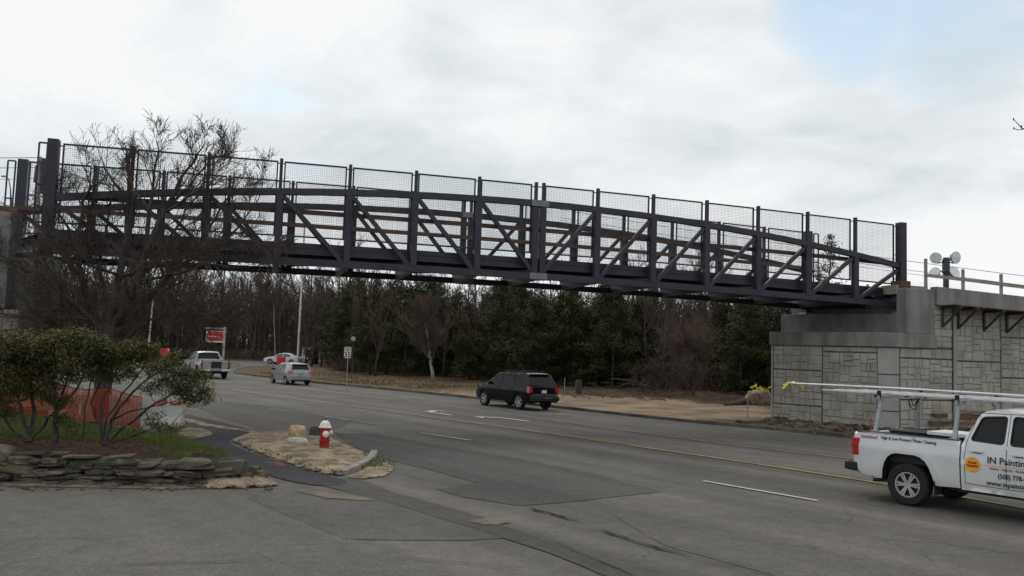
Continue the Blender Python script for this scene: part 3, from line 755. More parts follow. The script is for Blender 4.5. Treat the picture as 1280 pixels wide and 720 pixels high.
def abutment_right():
    root = thing('bridge_abutment', 'split block bridge abutment with smooth concrete cap at the right end of the footbridge', 'abutment')
    C4 = WL+WD*4.40            # left end of pilaster
    # core behind the faces
    mb = MB(); bk = .02
    core = [WL-WN*bk, C4-WN*bk, CORN+BAX*.43-RN*bk, CORN+BAX*16-RN*bk, CORN+BAX*16+BPER*6.2, WL+Vector((3.6, 5.2, 0)), WL-WN*.4]
    mb.prism([q+Vector((0, 0, -.5)) for q in core], (0, 0, 3.72)); mb.build('core', M['joint'], root)
    mb = MB(); c2 = [CORN+BAX*1.95-RN*bk, CORN+BAX*16-RN*bk, CORN+BAX*16+BPER*6.0, CORN+BAX*1.95+BPER*6.0]
    mb.prism([q+Vector((0, 0, 3.22)) for q in c2], (0, 0, 1.63)); mb.build('core', M['joint'], root)
    # facing panels, front wall
    cols = [(0.0, 2.19, (-.4, .84, 2.23, 3.21)), (2.19, 4.40, (-.4, .06, 2.98, 3.21))]
    k = 11
    for s0, s1, zs in cols:
        for z0, z1 in zip(zs, zs[1:]): facing(root, WL, WD, WN, s0, s1, z0, z1, k); k += 1
    # pilaster across the bend
    P0 = C4+WN*.035; P1 = CORN+BAX*.42+RN*.035; mid = P1-P0
    pu = mid.normalized(); pn = Vector((pu.y, -pu.x, 0)); L_ = mid.length
    for z0, z1 in ((-.4, .86), (.88, 2.20), (2.22, 3.2)):
        mb = MB(); slab(mb, P0, pu, pn, .02, L_-.02, z0, z1-.02, .3); mb.build('pilaster_panel', M['conc2'], root, bevel=.01)
    # approach wall
    cols = [(.44, 2.82, (-.4, 1.30, 2.82, 3.21)), (2.95, 5.10, (-.4, 1.25, 2.78, 4.84)), (5.10, 7.4, (-.4, .6, 2.2, 3.75, 4.84)), (7.4, 9.7, (-.4, 1.2, 2.75, 4.84)), (9.7, 12., (-.4, 1.2, 2.75, 4.84)), (12., 14.3, (-.4, 1.2, 2.75, 4.84))]
    for s0, s1, zs in cols:
        for z0, z1 in zip(zs, zs[1:]): facing(root, CORN, BAX, RN, s0, s1, z0, z1, k); k += 1
    facing(root, CORN, BAX, RN, 1.97, 2.82, 3.23, 4.84, 77)
    # cap with its bend
    def ring(off): return [WL-WD*.13+WN*off, C4+WN*off+WD*.02, P1+pn*(off-.03), CORN+BAX*2.02+RN*off, CORN+BAX*2.02-RN*1.2, WL-WN*1.6-WD*.13]
    mb = MB(); mb.prism([q+Vector((0, 0, 3.215)) for q in ring(.11)], (0, 0, .525)); mb.build('cap_beam', M['conc'], root, bevel=.015)
    # seat (pedestal) under the truss ends
    seat = [bw(BL+.35, -.42, 0), bw(BL+.35+1.3, -.42, 0), bw(BL+.35+1.3-SK*1.25, BW+.5, 0), bw(BL-.75-SK*1.25, BW+.5, 0), bw(BL-.95-SK*.3, .9, 0)]
    seat = [bw(BL-.45+.2, -.45, 0), bw(BL+1.6, -.45, 0), bw(BL+1.6-SK*1.2, BW+.6, 0), bw(BL-.45-SK*1.25, BW+.6, 0)]
    mb = MB(); mb.prism([q+Vector((0, 0, 3.745)) for q in seat], (0, 0, .80)); mb.build('bridge_seat', M['conc'], root, bevel=.02)
    # back wall / wing block beside the end post, then the parapet
    mb = MB(); slab(mb, CORN, BAX, RN, .72, 2.05, 3.745, 5.42, .5, .02); mb.build('wing_wall', M['conc'], root, bevel=.02)
    mb = MB(); p = [bw(BL+.28, -1.0, 0), bw(BL+1.3, -1.0, 0), bw(BL+1.3-SK*1.3, BW+.8, 0), bw(BL+.28-SK*1.3, BW+.8, 0)]
    mb.prism([q+Vector((0, 0, 3.75)) for q in p], (0, 0, 1.50)); mb.build('back_wall', M['conc'], root, bevel=.02)
    mb = MB()
    q = [(2.055, 4.855, 5.53), (16, 4.42, 4.98)]
    f = lambda s, d, z: CORN+BAX*s+RN*d+Vector((0, 0, z))
    vs = [f(s, d, z) for s, z0, z1 in q for d, z in ((.10, z0), (.10, z1), (-.25, z1), (-.25, z0))]
    mb.add(vs, [(0, 1, 2, 3), (7, 6, 5, 4), (0, 4, 5, 1), (1, 5, 6, 2), (2, 6, 7, 3), (3, 7, 4, 0)]); mb.build('parapet', M['conc'], root, bevel=.015)
    mb = MB(); mb.bar(f(2.88, .07, .1), f(2.885, .07, 4.45), .125, .06, up=RN); mb.build('joint_cover', M['conc2'], root)
    # pale strip standing in for the lit edge of the left panel corner
    mb = MB(); mb.bar(WL-WD*.04+WN*.02, WL-WD*.04+WN*.02+Vector((0, 0, 3.2)), .06, .06); mb.build('corner_strip', M['conc2'], root)
abutment_right()
def scaffold(s, label):
    r = thing('scaffold_bracket', label, 'bracket', CORN+BAX*s+RN*.05+Vector((0, 0, 4.84-(s-2)*.031)), math.atan2(RN.y, RN.x), 'steel brackets under the parapet')
    mb = MB(); mb.bar((.04, 0, -.06), (.04, 0, -.82), .07, .07); mb.build('upright', M['iron'], r)
    mb = MB(); mb.bar((.04, 0, -.78), (.86, 0, -.14), .06, .06); mb.build('strut', M['iron'], r)
    mb = MB(); mb.bar((0, 0, -.08), (.95, 0, -.08), .07, .10); mb.build('arm', M['iron'], r)
for s, l in ((2.32, 'dark triangular steel bracket nearest the footbridge under the parapet'), (3.05, 'dark triangular steel bracket under the parapet beside the pale wall strip'),
             (4.25, 'second steel bracket right of the pale wall strip under the parapet'), (5.35, 'rightmost dark steel bracket under the concrete parapet')): scaffold(s, l)
mb = MB(); f = lambda s, d, z: CORN+BAX*s+RN*d+Vector((0, 0, z-(s-2)*.031))
mb.bar(f(2.1, .45, 4.84), f(15, .45, 4.84), .9, .045)
tag(mb.build('scaffold_walkway', M['dktimber']), 'long dark plank walkway lying on the brackets under the parapet', 'walkway')
def timber_rail(name, label, base, pts, top, parent_group=None, h=.75, w=.09, rails=(1.,)):
    r = thing(name, label, 'railing', base)
    b = Vector(base); P = [Vector(p)-b for p in pts]
    for p, hh in zip(P, top):
        mb = MB(); mb.bar(p, p+Vector((0, 0, hh)), w, w, up=(1, 0, 0)); mb.build('post', M['timber'], r)
    mb = MB()
    for k in rails:
        for i in range(len(P)-1): mb.bar(P[i]+Vector((0, -.07, h*k)), P[i+1]+Vector((0, -.07, h*k)), .045, .12)
    mb.build('rail', M['timber'], r)
    return r
pz = lambda s: 5.53-(s-2.05)*.0394
pts = [CORN+BAX*s-RN*.1+Vector((0, 0, pz(s)-.12)) for s in (1.72, 3.45, 5.28, 7.3, 9.3)]
timber_rail('timber_railing', 'pale timber guard rail standing on the concrete parapet at right', pts[0], pts, (1.15, .92, .92, .9, .9), h=.52)

def abutment_left():
    root = thing('bridge_abutment', 'grey concrete bridge abutment behind the bare tree at left', 'abutment')
    mb = MB(); p = [bw(-.9, -1.2, 0), bw(.42, -1.2, 0), bw(.42-SK*1.5, BW+1.0, 0), bw(-8, BW+1.0, 0), bw(-14, BW-1, 0), bw(-14, -1.2, 0)]
    p = [bw(-.2, -1.15, 0), bw(.45, -.4, 0), bw(.45-SK*1.3, BW+.8, 0), bw(-14, BW+.8, 0), bw(-14, -1.15, 0)]
    mb.prism([q+Vector((0, 0, -.3)) for q in p], (0, 0, 3.6)); mb.build('core', M['joint'], root)
    k = 400
    for i in range(6):
        for z0, z1 in ((-.3, 1.2), (1.2, 2.7), (2.7, 3.3)): facing(root, bw(-14, -1.155, 0), BAX, -BPER, 13.75-2.2*(i+1), 13.75-2.2*i, z0, z1, k); k += 1
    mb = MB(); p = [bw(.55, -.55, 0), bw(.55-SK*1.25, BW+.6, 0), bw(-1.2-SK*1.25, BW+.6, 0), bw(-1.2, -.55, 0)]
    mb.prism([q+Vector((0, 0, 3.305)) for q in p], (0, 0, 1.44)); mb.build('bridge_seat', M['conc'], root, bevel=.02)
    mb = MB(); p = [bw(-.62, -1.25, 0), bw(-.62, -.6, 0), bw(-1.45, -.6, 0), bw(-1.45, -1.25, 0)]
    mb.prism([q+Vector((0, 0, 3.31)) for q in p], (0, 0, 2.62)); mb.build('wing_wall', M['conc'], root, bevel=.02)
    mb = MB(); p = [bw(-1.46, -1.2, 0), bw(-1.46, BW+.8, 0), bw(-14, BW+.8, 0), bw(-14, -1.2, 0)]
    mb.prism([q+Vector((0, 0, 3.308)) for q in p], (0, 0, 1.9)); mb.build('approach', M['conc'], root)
abutment_left()
pts = [bw(s, -1.0, 5.2) for s in (-7.4, -5.4, -3.5, -2.3)]
r = timber_rail('timber_railing', 'pale timber guard rail at the left end of the footbridge', pts[0], pts, (1.3, 1.3, 1.25, 1.25), h=1.0, w=.12, rails=(1., .55))
mb = MB(); mb.bar(bw(-2.6, -1.1, 6.02), bw(-.55, -1.0, 6.02), .05, .2); tag(mb.build('timber_plank', M['plank']), 'reddish brown timber plank spanning the gap by the left end posts', 'plank')

# ------------------------------------------------------------------ vehicles
def lerp_list(tab, x):
    if x <= tab[0][0]: return tab[0][1]
    for (a, b), (c, d) in zip(tab, tab[1:]):
        if x <= c: return b+(d-b)*(x-a)/(c-a)
    return tab[-1][1]
def smoothpath(p, it=2):
    """Chaikin on an open path that keeps its ends"""
    p = [Vector(q) for q in p]
    for _ in range(it):
        o = [p[0]]
        for a, b in zip(p, p[1:]): o += [a.lerp(b, .25), a.lerp(b, .75)]
        o.append(p[-1]); p = o
    return p
def grooved(poly, r, n=4):
    """rounds the corners of a closed polygon"""
    out = []; k = len(poly)
    for i in range(k):
        a, b, c = Vector(poly[i-1]), Vector(poly[i]), Vector(poly[(i+1) % k])
        d1, d2 = (a-b), (c-b); rr = min(r, d1.length*.45, d2.length*.45)
        p, q = b+d1.normalized()*rr, b+d2.normalized()*rr
        for j in range(n+1):
            t = j/n; out.append(p*(1-t)**2+b*2*t*(1-t)+q*t*t)
    return out
def arch(cx, cz, r, zb, sq=1.0, n=14):
    """wheel-arch outline from rear bottom to front bottom (x increasing)"""
    out = []
    a0 = math.asin(max(-1, min(1, (zb-cz)/r)))
    for i in range(n+1):
        t = math.pi-a0-(math.pi-2*a0)*i/n
        c, s_ = math.cos(t), math.sin(t)
        k = 1/max(abs(c)**4+abs(s_)**4, 1e-6)**.25 if sq > 1 else 1
        k = 1+(k-1)*min(1, sq-1) if sq > 1 else 1
        out.append(Vector((cx+r*c*k, max(zb, cz+r*s_*k))))
    return out
def wheel(parent, x, y, r, w, side, spokes=6, rimmat='rim', rr=.64):
    t = empty('wheel', (x, y, r), 0, parent)
    mb = MB(); b = r*rr
    mb.lathe([(b, -w/2+.02), (b+.02, -w/2), (r-.035, -w/2), (r-.006, -w/2+.03), (r, -w/4), (r, w/4), (r-.006, w/2-.03), (r-.035, w/2), (b+.02, w/2), (b, w/2-.02)], axis='y', n=32, cap=False)
    mb.build('tyre', M['rubber'], t, smooth=40)
    mb = MB(); o = side*(w/2-.03)
    mb.lathe([(b, -side*w*.3), (b, o+side*.012), (b-.02, o+side*.012), (b-.03, o-side*.02)], axis='y', n=32, cap=False)
    mb.lathe([(.001, o+side*.0), (r*.17, o+side*.0), (r*.17, o-side*.05)], axis='y', n=16)
    for k in range(spokes):
        for d in ((-.13, .13) if spokes <= 6 else (0,)):
            a = 2*math.pi*k/spokes+d; a2 = 2*math.pi*k/spokes+d*1.25
            mb.bar((math.cos(a2)*r*.1, o-side*.012, math.sin(a2)*r*.1), (math.cos(a)*b*.97, o-side*.005, math.sin(a)*b*.97), r*.085, .03, up=(0, 1, 0))
    mb.build('rim', M[rimmat], t, smooth=35)
    mb = MB(); mb.lathe([(b*.99, o-side*.075), (.02, o-side*.07)], axis='y', n=24, cap=False); mb.build('brake_disc', M['iron'], t)
    return t
class Car:
    def __init__(s, root, paint, hw, belt, tumble, ends):
        s.root = root; s.paint = paint; s.hw = hw; s.ends = ends
    def W(s, x, z):
        w = lerp_list(s.hw, z)
        for xe, l, amt in s.ends:       # plan taper towards an end
            t = (x-xe)/l if l > 0 else (xe-x)/(-l)
            t = max(0, min(1, t)); w -= amt*t*t
        return w
    def side_panel(s, name, outline, holes=(), off=0., m=None, grid=.14, thick=0., both=True, sides=(1, -1), label=None):
        V, Fc = cdt(resample(outline, .1), [resample(h, .1) for h in holes], grid=grid)
        out = []
        for sd in sides:
            vs = [(v.x, sd*(s.W(v.x, v.y)+off), v.y) for v in V]; fs = [f if sd < 0 else f[::-1] for f in Fc]
            mb = MB(); mb.add(vs, fs)
            out.append((mb, sd))
        return out
    def strip(s, mb, path, off=0., crown=.03, v0=-1., v1=1., nv=9, inset=0.):
        """skin across the car along a lengthwise path"""
        k = len(path); vs = []
        for x, z in path:
            w = s.W(x, z)+off-inset
            for j in range(nv):
                v = v0+(v1-v0)*j/(nv-1); vs.append((x, w*v, z+crown*(1-v*v)))
        mb.add(vs, [(i*nv+j, i*nv+j+1, (i+1)*nv+j+1, (i+1)*nv+j) for i in range(k-1) for j in range(nv-1)])
def make_car(spec, name, label, cat, loc, rz, group=None):
    root = thing(name, label, cat, loc, rz, group); p = M[spec['paint']]
    car = Car(root, p, spec['hw'], 0, 0, spec['ends'])
    segs = spec['top']                       # list of (kind, [(x,z)...]) from front bottom over the roof to the rear bottom
    full = []
    for kind, pts in segs:
        full += [Vector(q) for q in (pts if not full else pts[1:])]
    zb = spec['sill']; bottom = []
    for cx, cz, r in sorted(spec['arches'], key=lambda a: a[0]): bottom += arch(cx, cz, r, zb)
    outline = full+[Vector((full[-1].x+.05, zb))]*0+bottom
    body = MB()
    for mb, sd in car.side_panel('body', outline, [w for w in spec['windows']]): body.add(mb.v, mb.f)
    for kind, pts in segs:
        P = resample(pts, .12, closed=False)
        if kind == 'paint': car.strip(body, P, crown=spec.get('crown', .03))
        else:
            n = len(P)-1
            ins = .10
            car.strip(body, P, crown=spec.get('crown', .03), v0=-1, v1=-.86, nv=3); car.strip(body, P, crown=spec.get('crown', .03), v0=.86, v1=1, nv=3)
            g = MB(); car.strip(g, P, crown=spec.get('crown', .03), v0=-.87, v1=.87); g.build(kind, M[spec.get('glass', 'glass')], root, smooth=60)
    body.build('body', p, root, smooth=38, merge=True, bevel=spec.get('round', .035))
    for i, w in enumerate(spec['windows']):
        for mb, sd in car.side_panel('side_window', w, off=-.018): mb.build('side_window', M[spec.get('glass', 'glass')], root, smooth=60)
    # dark inner block so that arches and underside read solid
    mb = MB(); x0, x1 = full[-1].x+.12, full[0].x-.12; w = spec['hw'][1][1]-.24
    mb.box(((x0+x1)/2, 0, zb+.22), (x1-x0, 2*w, .42)); mb.build('underbody', M['plastic'], root)
    for x, r in spec['wheels']:
        for sd in (1, -1): wheel(root, x, sd*(spec['hw'][1][1]-.11), r, .21, sd, spokes=spec.get('spokes', 5))
    return root, car
def patch(root, name, car_pts, m, n, t=.012, bevel=0.):
    """small flat-ish piece from 3D points with a given thickness direction"""
    mb = MB(); mb.prism(car_pts, Vector(n)*t); return mb.build(name, m, root, bevel=bevel)
def ribbon(root, car, name, pts, w, m, off=.004, sides=(1, -1)):
    for sd in sides:
        mb = MB(); P = resample(pts, .12, closed=False)
        for a, b in zip(P, P[1:]):
            d = (b-a).normalized(); n = Vector((-d.y, d.x))*w/2
            q = [a+n, b+n, b-n, a-n]; mb.add([(v.x, sd*(car.W(v.x, v.y)+off), v.y) for v in q], [(0, 1, 2, 3)])
        mb.build(name, m, root, fix=False)
def mirror(root, x, y, z, m):
    for sd in (1, -1):
        mb = MB(); mb.box((x, sd*(y+.11), z), (.12, .20, .15)); o = mb.build('wing_mirror', m, root, bevel=.04)

HEAD = R(90)+R(38.5)       # traffic heading away from the camera along the road
# black SUV
suv = dict(paint='black', sill=.36, crown=.03, ends=[(1.5, .95, .22), (-1.9, -.55, .10)], hw=[(.2, .84), (.45, .915), (.95, .93), (1.15, .90), (1.72, .70), (1.85, .66)],
    top=[('paint', [(2.26, .36), (2.38, .44), (2.40, .66), (2.36, .86), (2.24, 1.0), (2.0, 1.07), (1.5, 1.13), (1.16, 1.17)]), ('windscreen', [(1.16, 1.17), (.5, 1.68)]),
         ('paint', [(.5, 1.68), (.3, 1.74), (-.3, 1.785), (-1.2, 1.78), (-1.78, 1.745), (-1.90, 1.70)]), ('rear_window', [(-1.90, 1.70), (-2.18, 1.20)]), ('paint', [(-2.18, 1.20), (-2.26, 1.0), (-2.28, .74), (-2.37, .70), (-2.39, .48), (-2.30, .36)])],
    arches=[(1.44, .38, .43), (-1.44, .38, .43)], wheels=[(1.44, .375), (-1.44, .375)],
    windows=[grooved(q, .05) for q in ([(1.0, 1.17), (.46, 1.62), (.10, 1.655), (.10, 1.15)], [(.02, 1.15), (.02, 1.66), (-.78, 1.66), (-.95, 1.2), (-.95, 1.15)], [(-1.04, 1.16), (-.90, 1.655), (-1.66, 1.62), (-1.92, 1.2), (-1.90, 1.16)])])
p0 = G(649, 512.2); c = p0.xy
d = Vector((math.cos(R(90)+R(37)), math.sin(R(90)+R(37)))); rt = Vector((d.y, -d.x))
c = c+d*1.34+rt*.76
root, car = make_car(suv, 'parked_car', 'black sport utility car with roof rack driving away in the far lane', 'car', (c.x, c.y, 0), R(90)+R(37)); root.name = 'utility_car'; root.scale = (.93, .93, .93)
for sd in (1, -1):
    patch(root, 'tail_light', [(-2.10, sd*.90, .86), (-2.30, sd*.885, .86), (-2.29, sd*.87, 1.16), (-2.10, sd*.885, 1.16)], M['red_lens'], (0, sd, 0), .02)
    patch(root, 'tail_light', [(-2.275, sd*.88, .86), (-2.275, sd*.70, .86), (-2.25, sd*.70, 1.14), (-2.25, sd*.87, 1.14)], M['red_lens'], (-1, 0, 0), .02)
    mb = MB(); mb.bar((.2, sd*.58, 1.84), (-1.6, sd*.58, 1.84), .04, .035)
    for x in (.15, -.7, -1.55): mb.box((x, sd*.58, 1.80), (.06, .04, .08))
    mb.build('roof_rail', M['plastic'], root)
    patch(root, 'headlight', [(2.30, sd*.62, .78), (2.12, sd*.84, .80), (2.08, sd*.84, .96), (2.24, sd*.62, .96)], M['clear_lens'], (1, sd*.6, 0), .03)
mb = MB(); mb.bar((-.6, -.58, 1.85), (-.6, .58, 1.85), .05, .025); mb.bar((-1.2, -.58, 1.85), (-1.2, .58, 1.85), .05, .025); mb.build('roof_crossbar', M['plastic'], root)
patch(root, 'licence_plate', [(-2.30, -.15, .83), (-2.30, .15, .83), (-2.29, .15, .98), (-2.29, -.15, .98)], M['plate'], (-1, 0, 0), .012)
mb = MB(); mb.box((-2.36, 0, .56), (.12, 1.76, .2)); mb.build('bumper', M['plastic'], root, bevel=.03)
patch(root, 'reflector_strip', [(-2.424, -.45, .60), (-2.424, .05, .60), (-2.424, .05, .625), (-2.424, -.45, .625)], M['galv'], (-1, 0, 0), .004)
mirror(root, .88, .86, 1.2, M['plastic'])
ribbon(root, car, 'door_seam', [(1.1, .5), (1.08, 1.12)], .012, M['plastic']); ribbon(root, car, 'door_seam', [(.06, .45), (.06, 1.14)], .012, M['plastic']); ribbon(root, car, 'door_seam', [(-.97, .85), (-1.0, 1.14)], .012, M['plastic'])
for x in (.25, -.75): patch(root, 'door_handle', [(x, .935, .99), (x-.2, .935, .99), (x-.2, .935, 1.03), (x, .935, 1.03)], M['plastic'], (0, 1, 0), .03)
mb = MB(); mb.box((-1.99, 0, 1.72), (.16, 1.2, .03)); mb.build('rear_spoiler', M['black'], root, bevel=.01)

# silver hatchback
hatch = dict(paint='silver2', sill=.27, crown=.03, ends=[(1.1, .9, .24), (-1.4, -.55, .12)], hw=[(.2, .78), (.4, .845), (.8, .85), (1.0, .83), (1.38, .62), (1.5, .58)], spokes=7,
    top=[('paint', [(1.80, .27), (1.92, .34), (1.94, .52), (1.90, .68), (1.74, .83), (1.4, .95), (1.16, 1.01)]), ('windscreen', [(1.16, 1.01), (.32, 1.40)]),
         ('paint', [(.32, 1.40), (.1, 1.46), (-.4, 1.50), (-1.1, 1.48), (-1.55, 1.43), (-1.68, 1.39)]), ('rear_window', [(-1.68, 1.39), (-1.84, 1.03)]), ('paint', [(-1.84, 1.03), (-1.93, .88), (-1.94, .66), (-2.0, .60), (-2.0, .36), (-1.9, .27)])],
    arches=[(1.25, .30, .345), (-1.26, .30, .345)], wheels=[(1.25, .30), (-1.26, .30)],
    windows=[grooved(q, .04) for q in ([(1.0, 1.0), (.34, 1.345), (-.05, 1.385), (-.05, .97)], [(-.12, .97), (-.12, 1.39), (-.80, 1.385), (-1.12, 1.08), (-1.05, .99)])])
h_ = R(90)+R(36); c = G(357.5, 481).xy; d = Vector((math.cos(h_), math.sin(h_))); rt = Vector((d.y, -d.x)); c = c+d*1.17+rt*.70
root, car = make_car(hatch, 'hatchback_car', 'small silver hatchback car driving away beside the dry grass island', 'car', (c.x, c.y, 0), h_); root.scale = (.93, .93, .93)
for sd in (1, -1):
    patch(root, 'tail_light', [(-1.70, sd*.80, .80), (-1.95, sd*.76, .78), (-1.90, sd*.74, 1.0), (-1.72, sd*.80, .98)], M['red_lens'], (0, sd, 0), .03)
    patch(root, 'tail_light', [(-1.955, sd*.77, .80), (-1.955, sd*.54, .84), (-1.90, sd*.54, .96), (-1.90, sd*.75, 1.0)], M['red_lens'], (-1, 0, 0), .02)
    patch(root, 'headlight', [(1.84, sd*.5, .64), (1.60, sd*.74, .70), (1.5, sd*.75, .86), (1.74, sd*.5, .80)], M['clear_lens'], (1, sd*.6, 0), .03)
mb = MB(); mb.box((-1.96, 0, .33), (.12, 1.3, .12)); mb.build('bumper', M['plastic'], root, bevel=.02)
patch(root, 'licence_plate', [(-1.965, -.15, .68), (-1.965, .15, .68), (-1.955, .15, .82), (-1.955, -.15, .82)], M['plateg'], (-1, 0, 0), .012)
mb = MB(); mb.box((-1.70, 0, 1.425), (.24, 1.12, .03)); mb.build('rear_spoiler', M['silver2'], root, bevel=.01)
mirror(root, .82, .82, 1.03, M['plastic'])
ribbon(root, car, 'door_seam', [(.98, .4), (1.0, .96)], .012, M['plastic']); ribbon(root, car, 'door_seam', [(-.085, .35), (-.085, .97)], .012, M['plastic']); ribbon(root, car, 'door_seam', [(-.8, .62), (-1.02, .97)], .012, M['plastic'])

# far sedan crossing behind the island, and a pale van between the trees
sedan = dict(paint='vanw', sill=.28, crown=.03, ends=[(1.5, .95, .22), (-1.6, -.8, .2)], hw=[(.2, .80), (.45, .87), (.85, .88), (1.0, .85), (1.35, .62), (1.5, .55)],
    top=[('paint', [(2.2, .28), (2.33, .4), (2.32, .6), (2.2, .74), (1.7, .88), (1.05, .96)]), ('windscreen', [(1.05, .96), (.3, 1.36)]), ('paint', [(.3, 1.36), (-.2, 1.42), (-.8, 1.39), (-1.0, 1.36)]), ('rear_window', [(-1.0, 1.36), (-1.65, 1.04)]), ('paint', [(-1.65, 1.04), (-2.15, .98), (-2.3, .8), (-2.33, .4), (-2.2, .28)])],
    arches=[(1.38, .32, .37), (-1.38, .32, .37)], wheels=[(1.38, .32), (-1.38, .32)], windows=[grooved(q, .05) for q in ([(.92, .97), (.3, 1.3), (-.2, 1.35), (-.2, .95)], [(-.28, .95), (-.28, 1.35), (-.9, 1.31), (-1.35, 1.0)])], glass='glass2')
b_ = G(350, 455.4); c = b_.xy
root, car = make_car(sedan, 'sedan_car', 'white sedan car seen from the side behind the red standing sign', 'car', (c.x+.4, c.y, 0), R(172))
mirror(root, .75, .82, 1.0, M['vanw'])
for sd in (1, -1):
    patch(root, 'headlight', [(2.24, sd*.5, .56), (2.05, sd*.78, .58), (1.98, sd*.78, .72), (2.14, sd*.5, .72)], M['clear_lens'], (1, sd*.6, 0), .03)
    patch(root, 'tail_light', [(-2.05, sd*.84, .70), (-2.28, sd*.78, .70), (-2.24, sd*.78, .92), (-2.05, sd*.84, .92)], M['red_lens'], (0, sd, 0), .03)
van = dict(paint='vanw', sill=.4, crown=.05, ends=[(2.0, .9, .2)], hw=[(.2, .92), (.5, .98), (1.2, .99), (1.9, .93), (2.3, .86)], round=.06,
    top=[('paint', [(2.7, .4), (2.8, .55), (2.78, .9), (2.55, 1.12), (2.1, 1.2)]), ('windscreen', [(2.1, 1.2), (1.5, 1.95)]), ('paint', [(1.5, 1.95), (1.2, 2.15), (-2.0, 2.25), (-2.6, 2.2), (-2.72, 2.0), (-2.75, .5), (-2.65, .4)])],
    arches=[(1.9, .38, .43), (-1.7, .38, .43)], wheels=[(1.9, .36), (-1.7, .36)], windows=[grooved(q, .06) for q in ([(1.95, 1.25), (1.42, 1.85), (.75, 1.9), (.75, 1.2)], [(.6, 1.25), (.6, 1.9), (-.4, 1.92), (-.4, 1.25)], [(-.55, 1.25), (-.55, 1.92), (-1.5, 1.92), (-1.5, 1.25)], [(-1.65, 1.25), (-1.65, 1.92), (-2.45, 1.92), (-2.45, 1.25)])], glass='glass2')
c = G(404, 456).xy
root, car = make_car(van, 'passenger_van', 'white passenger van parked behind the tree trunks beyond the hatchback', 'van', (c.x, c.y, 0), R(10))
mirror(root, 1.75, .95, 1.3, M['plastic'])

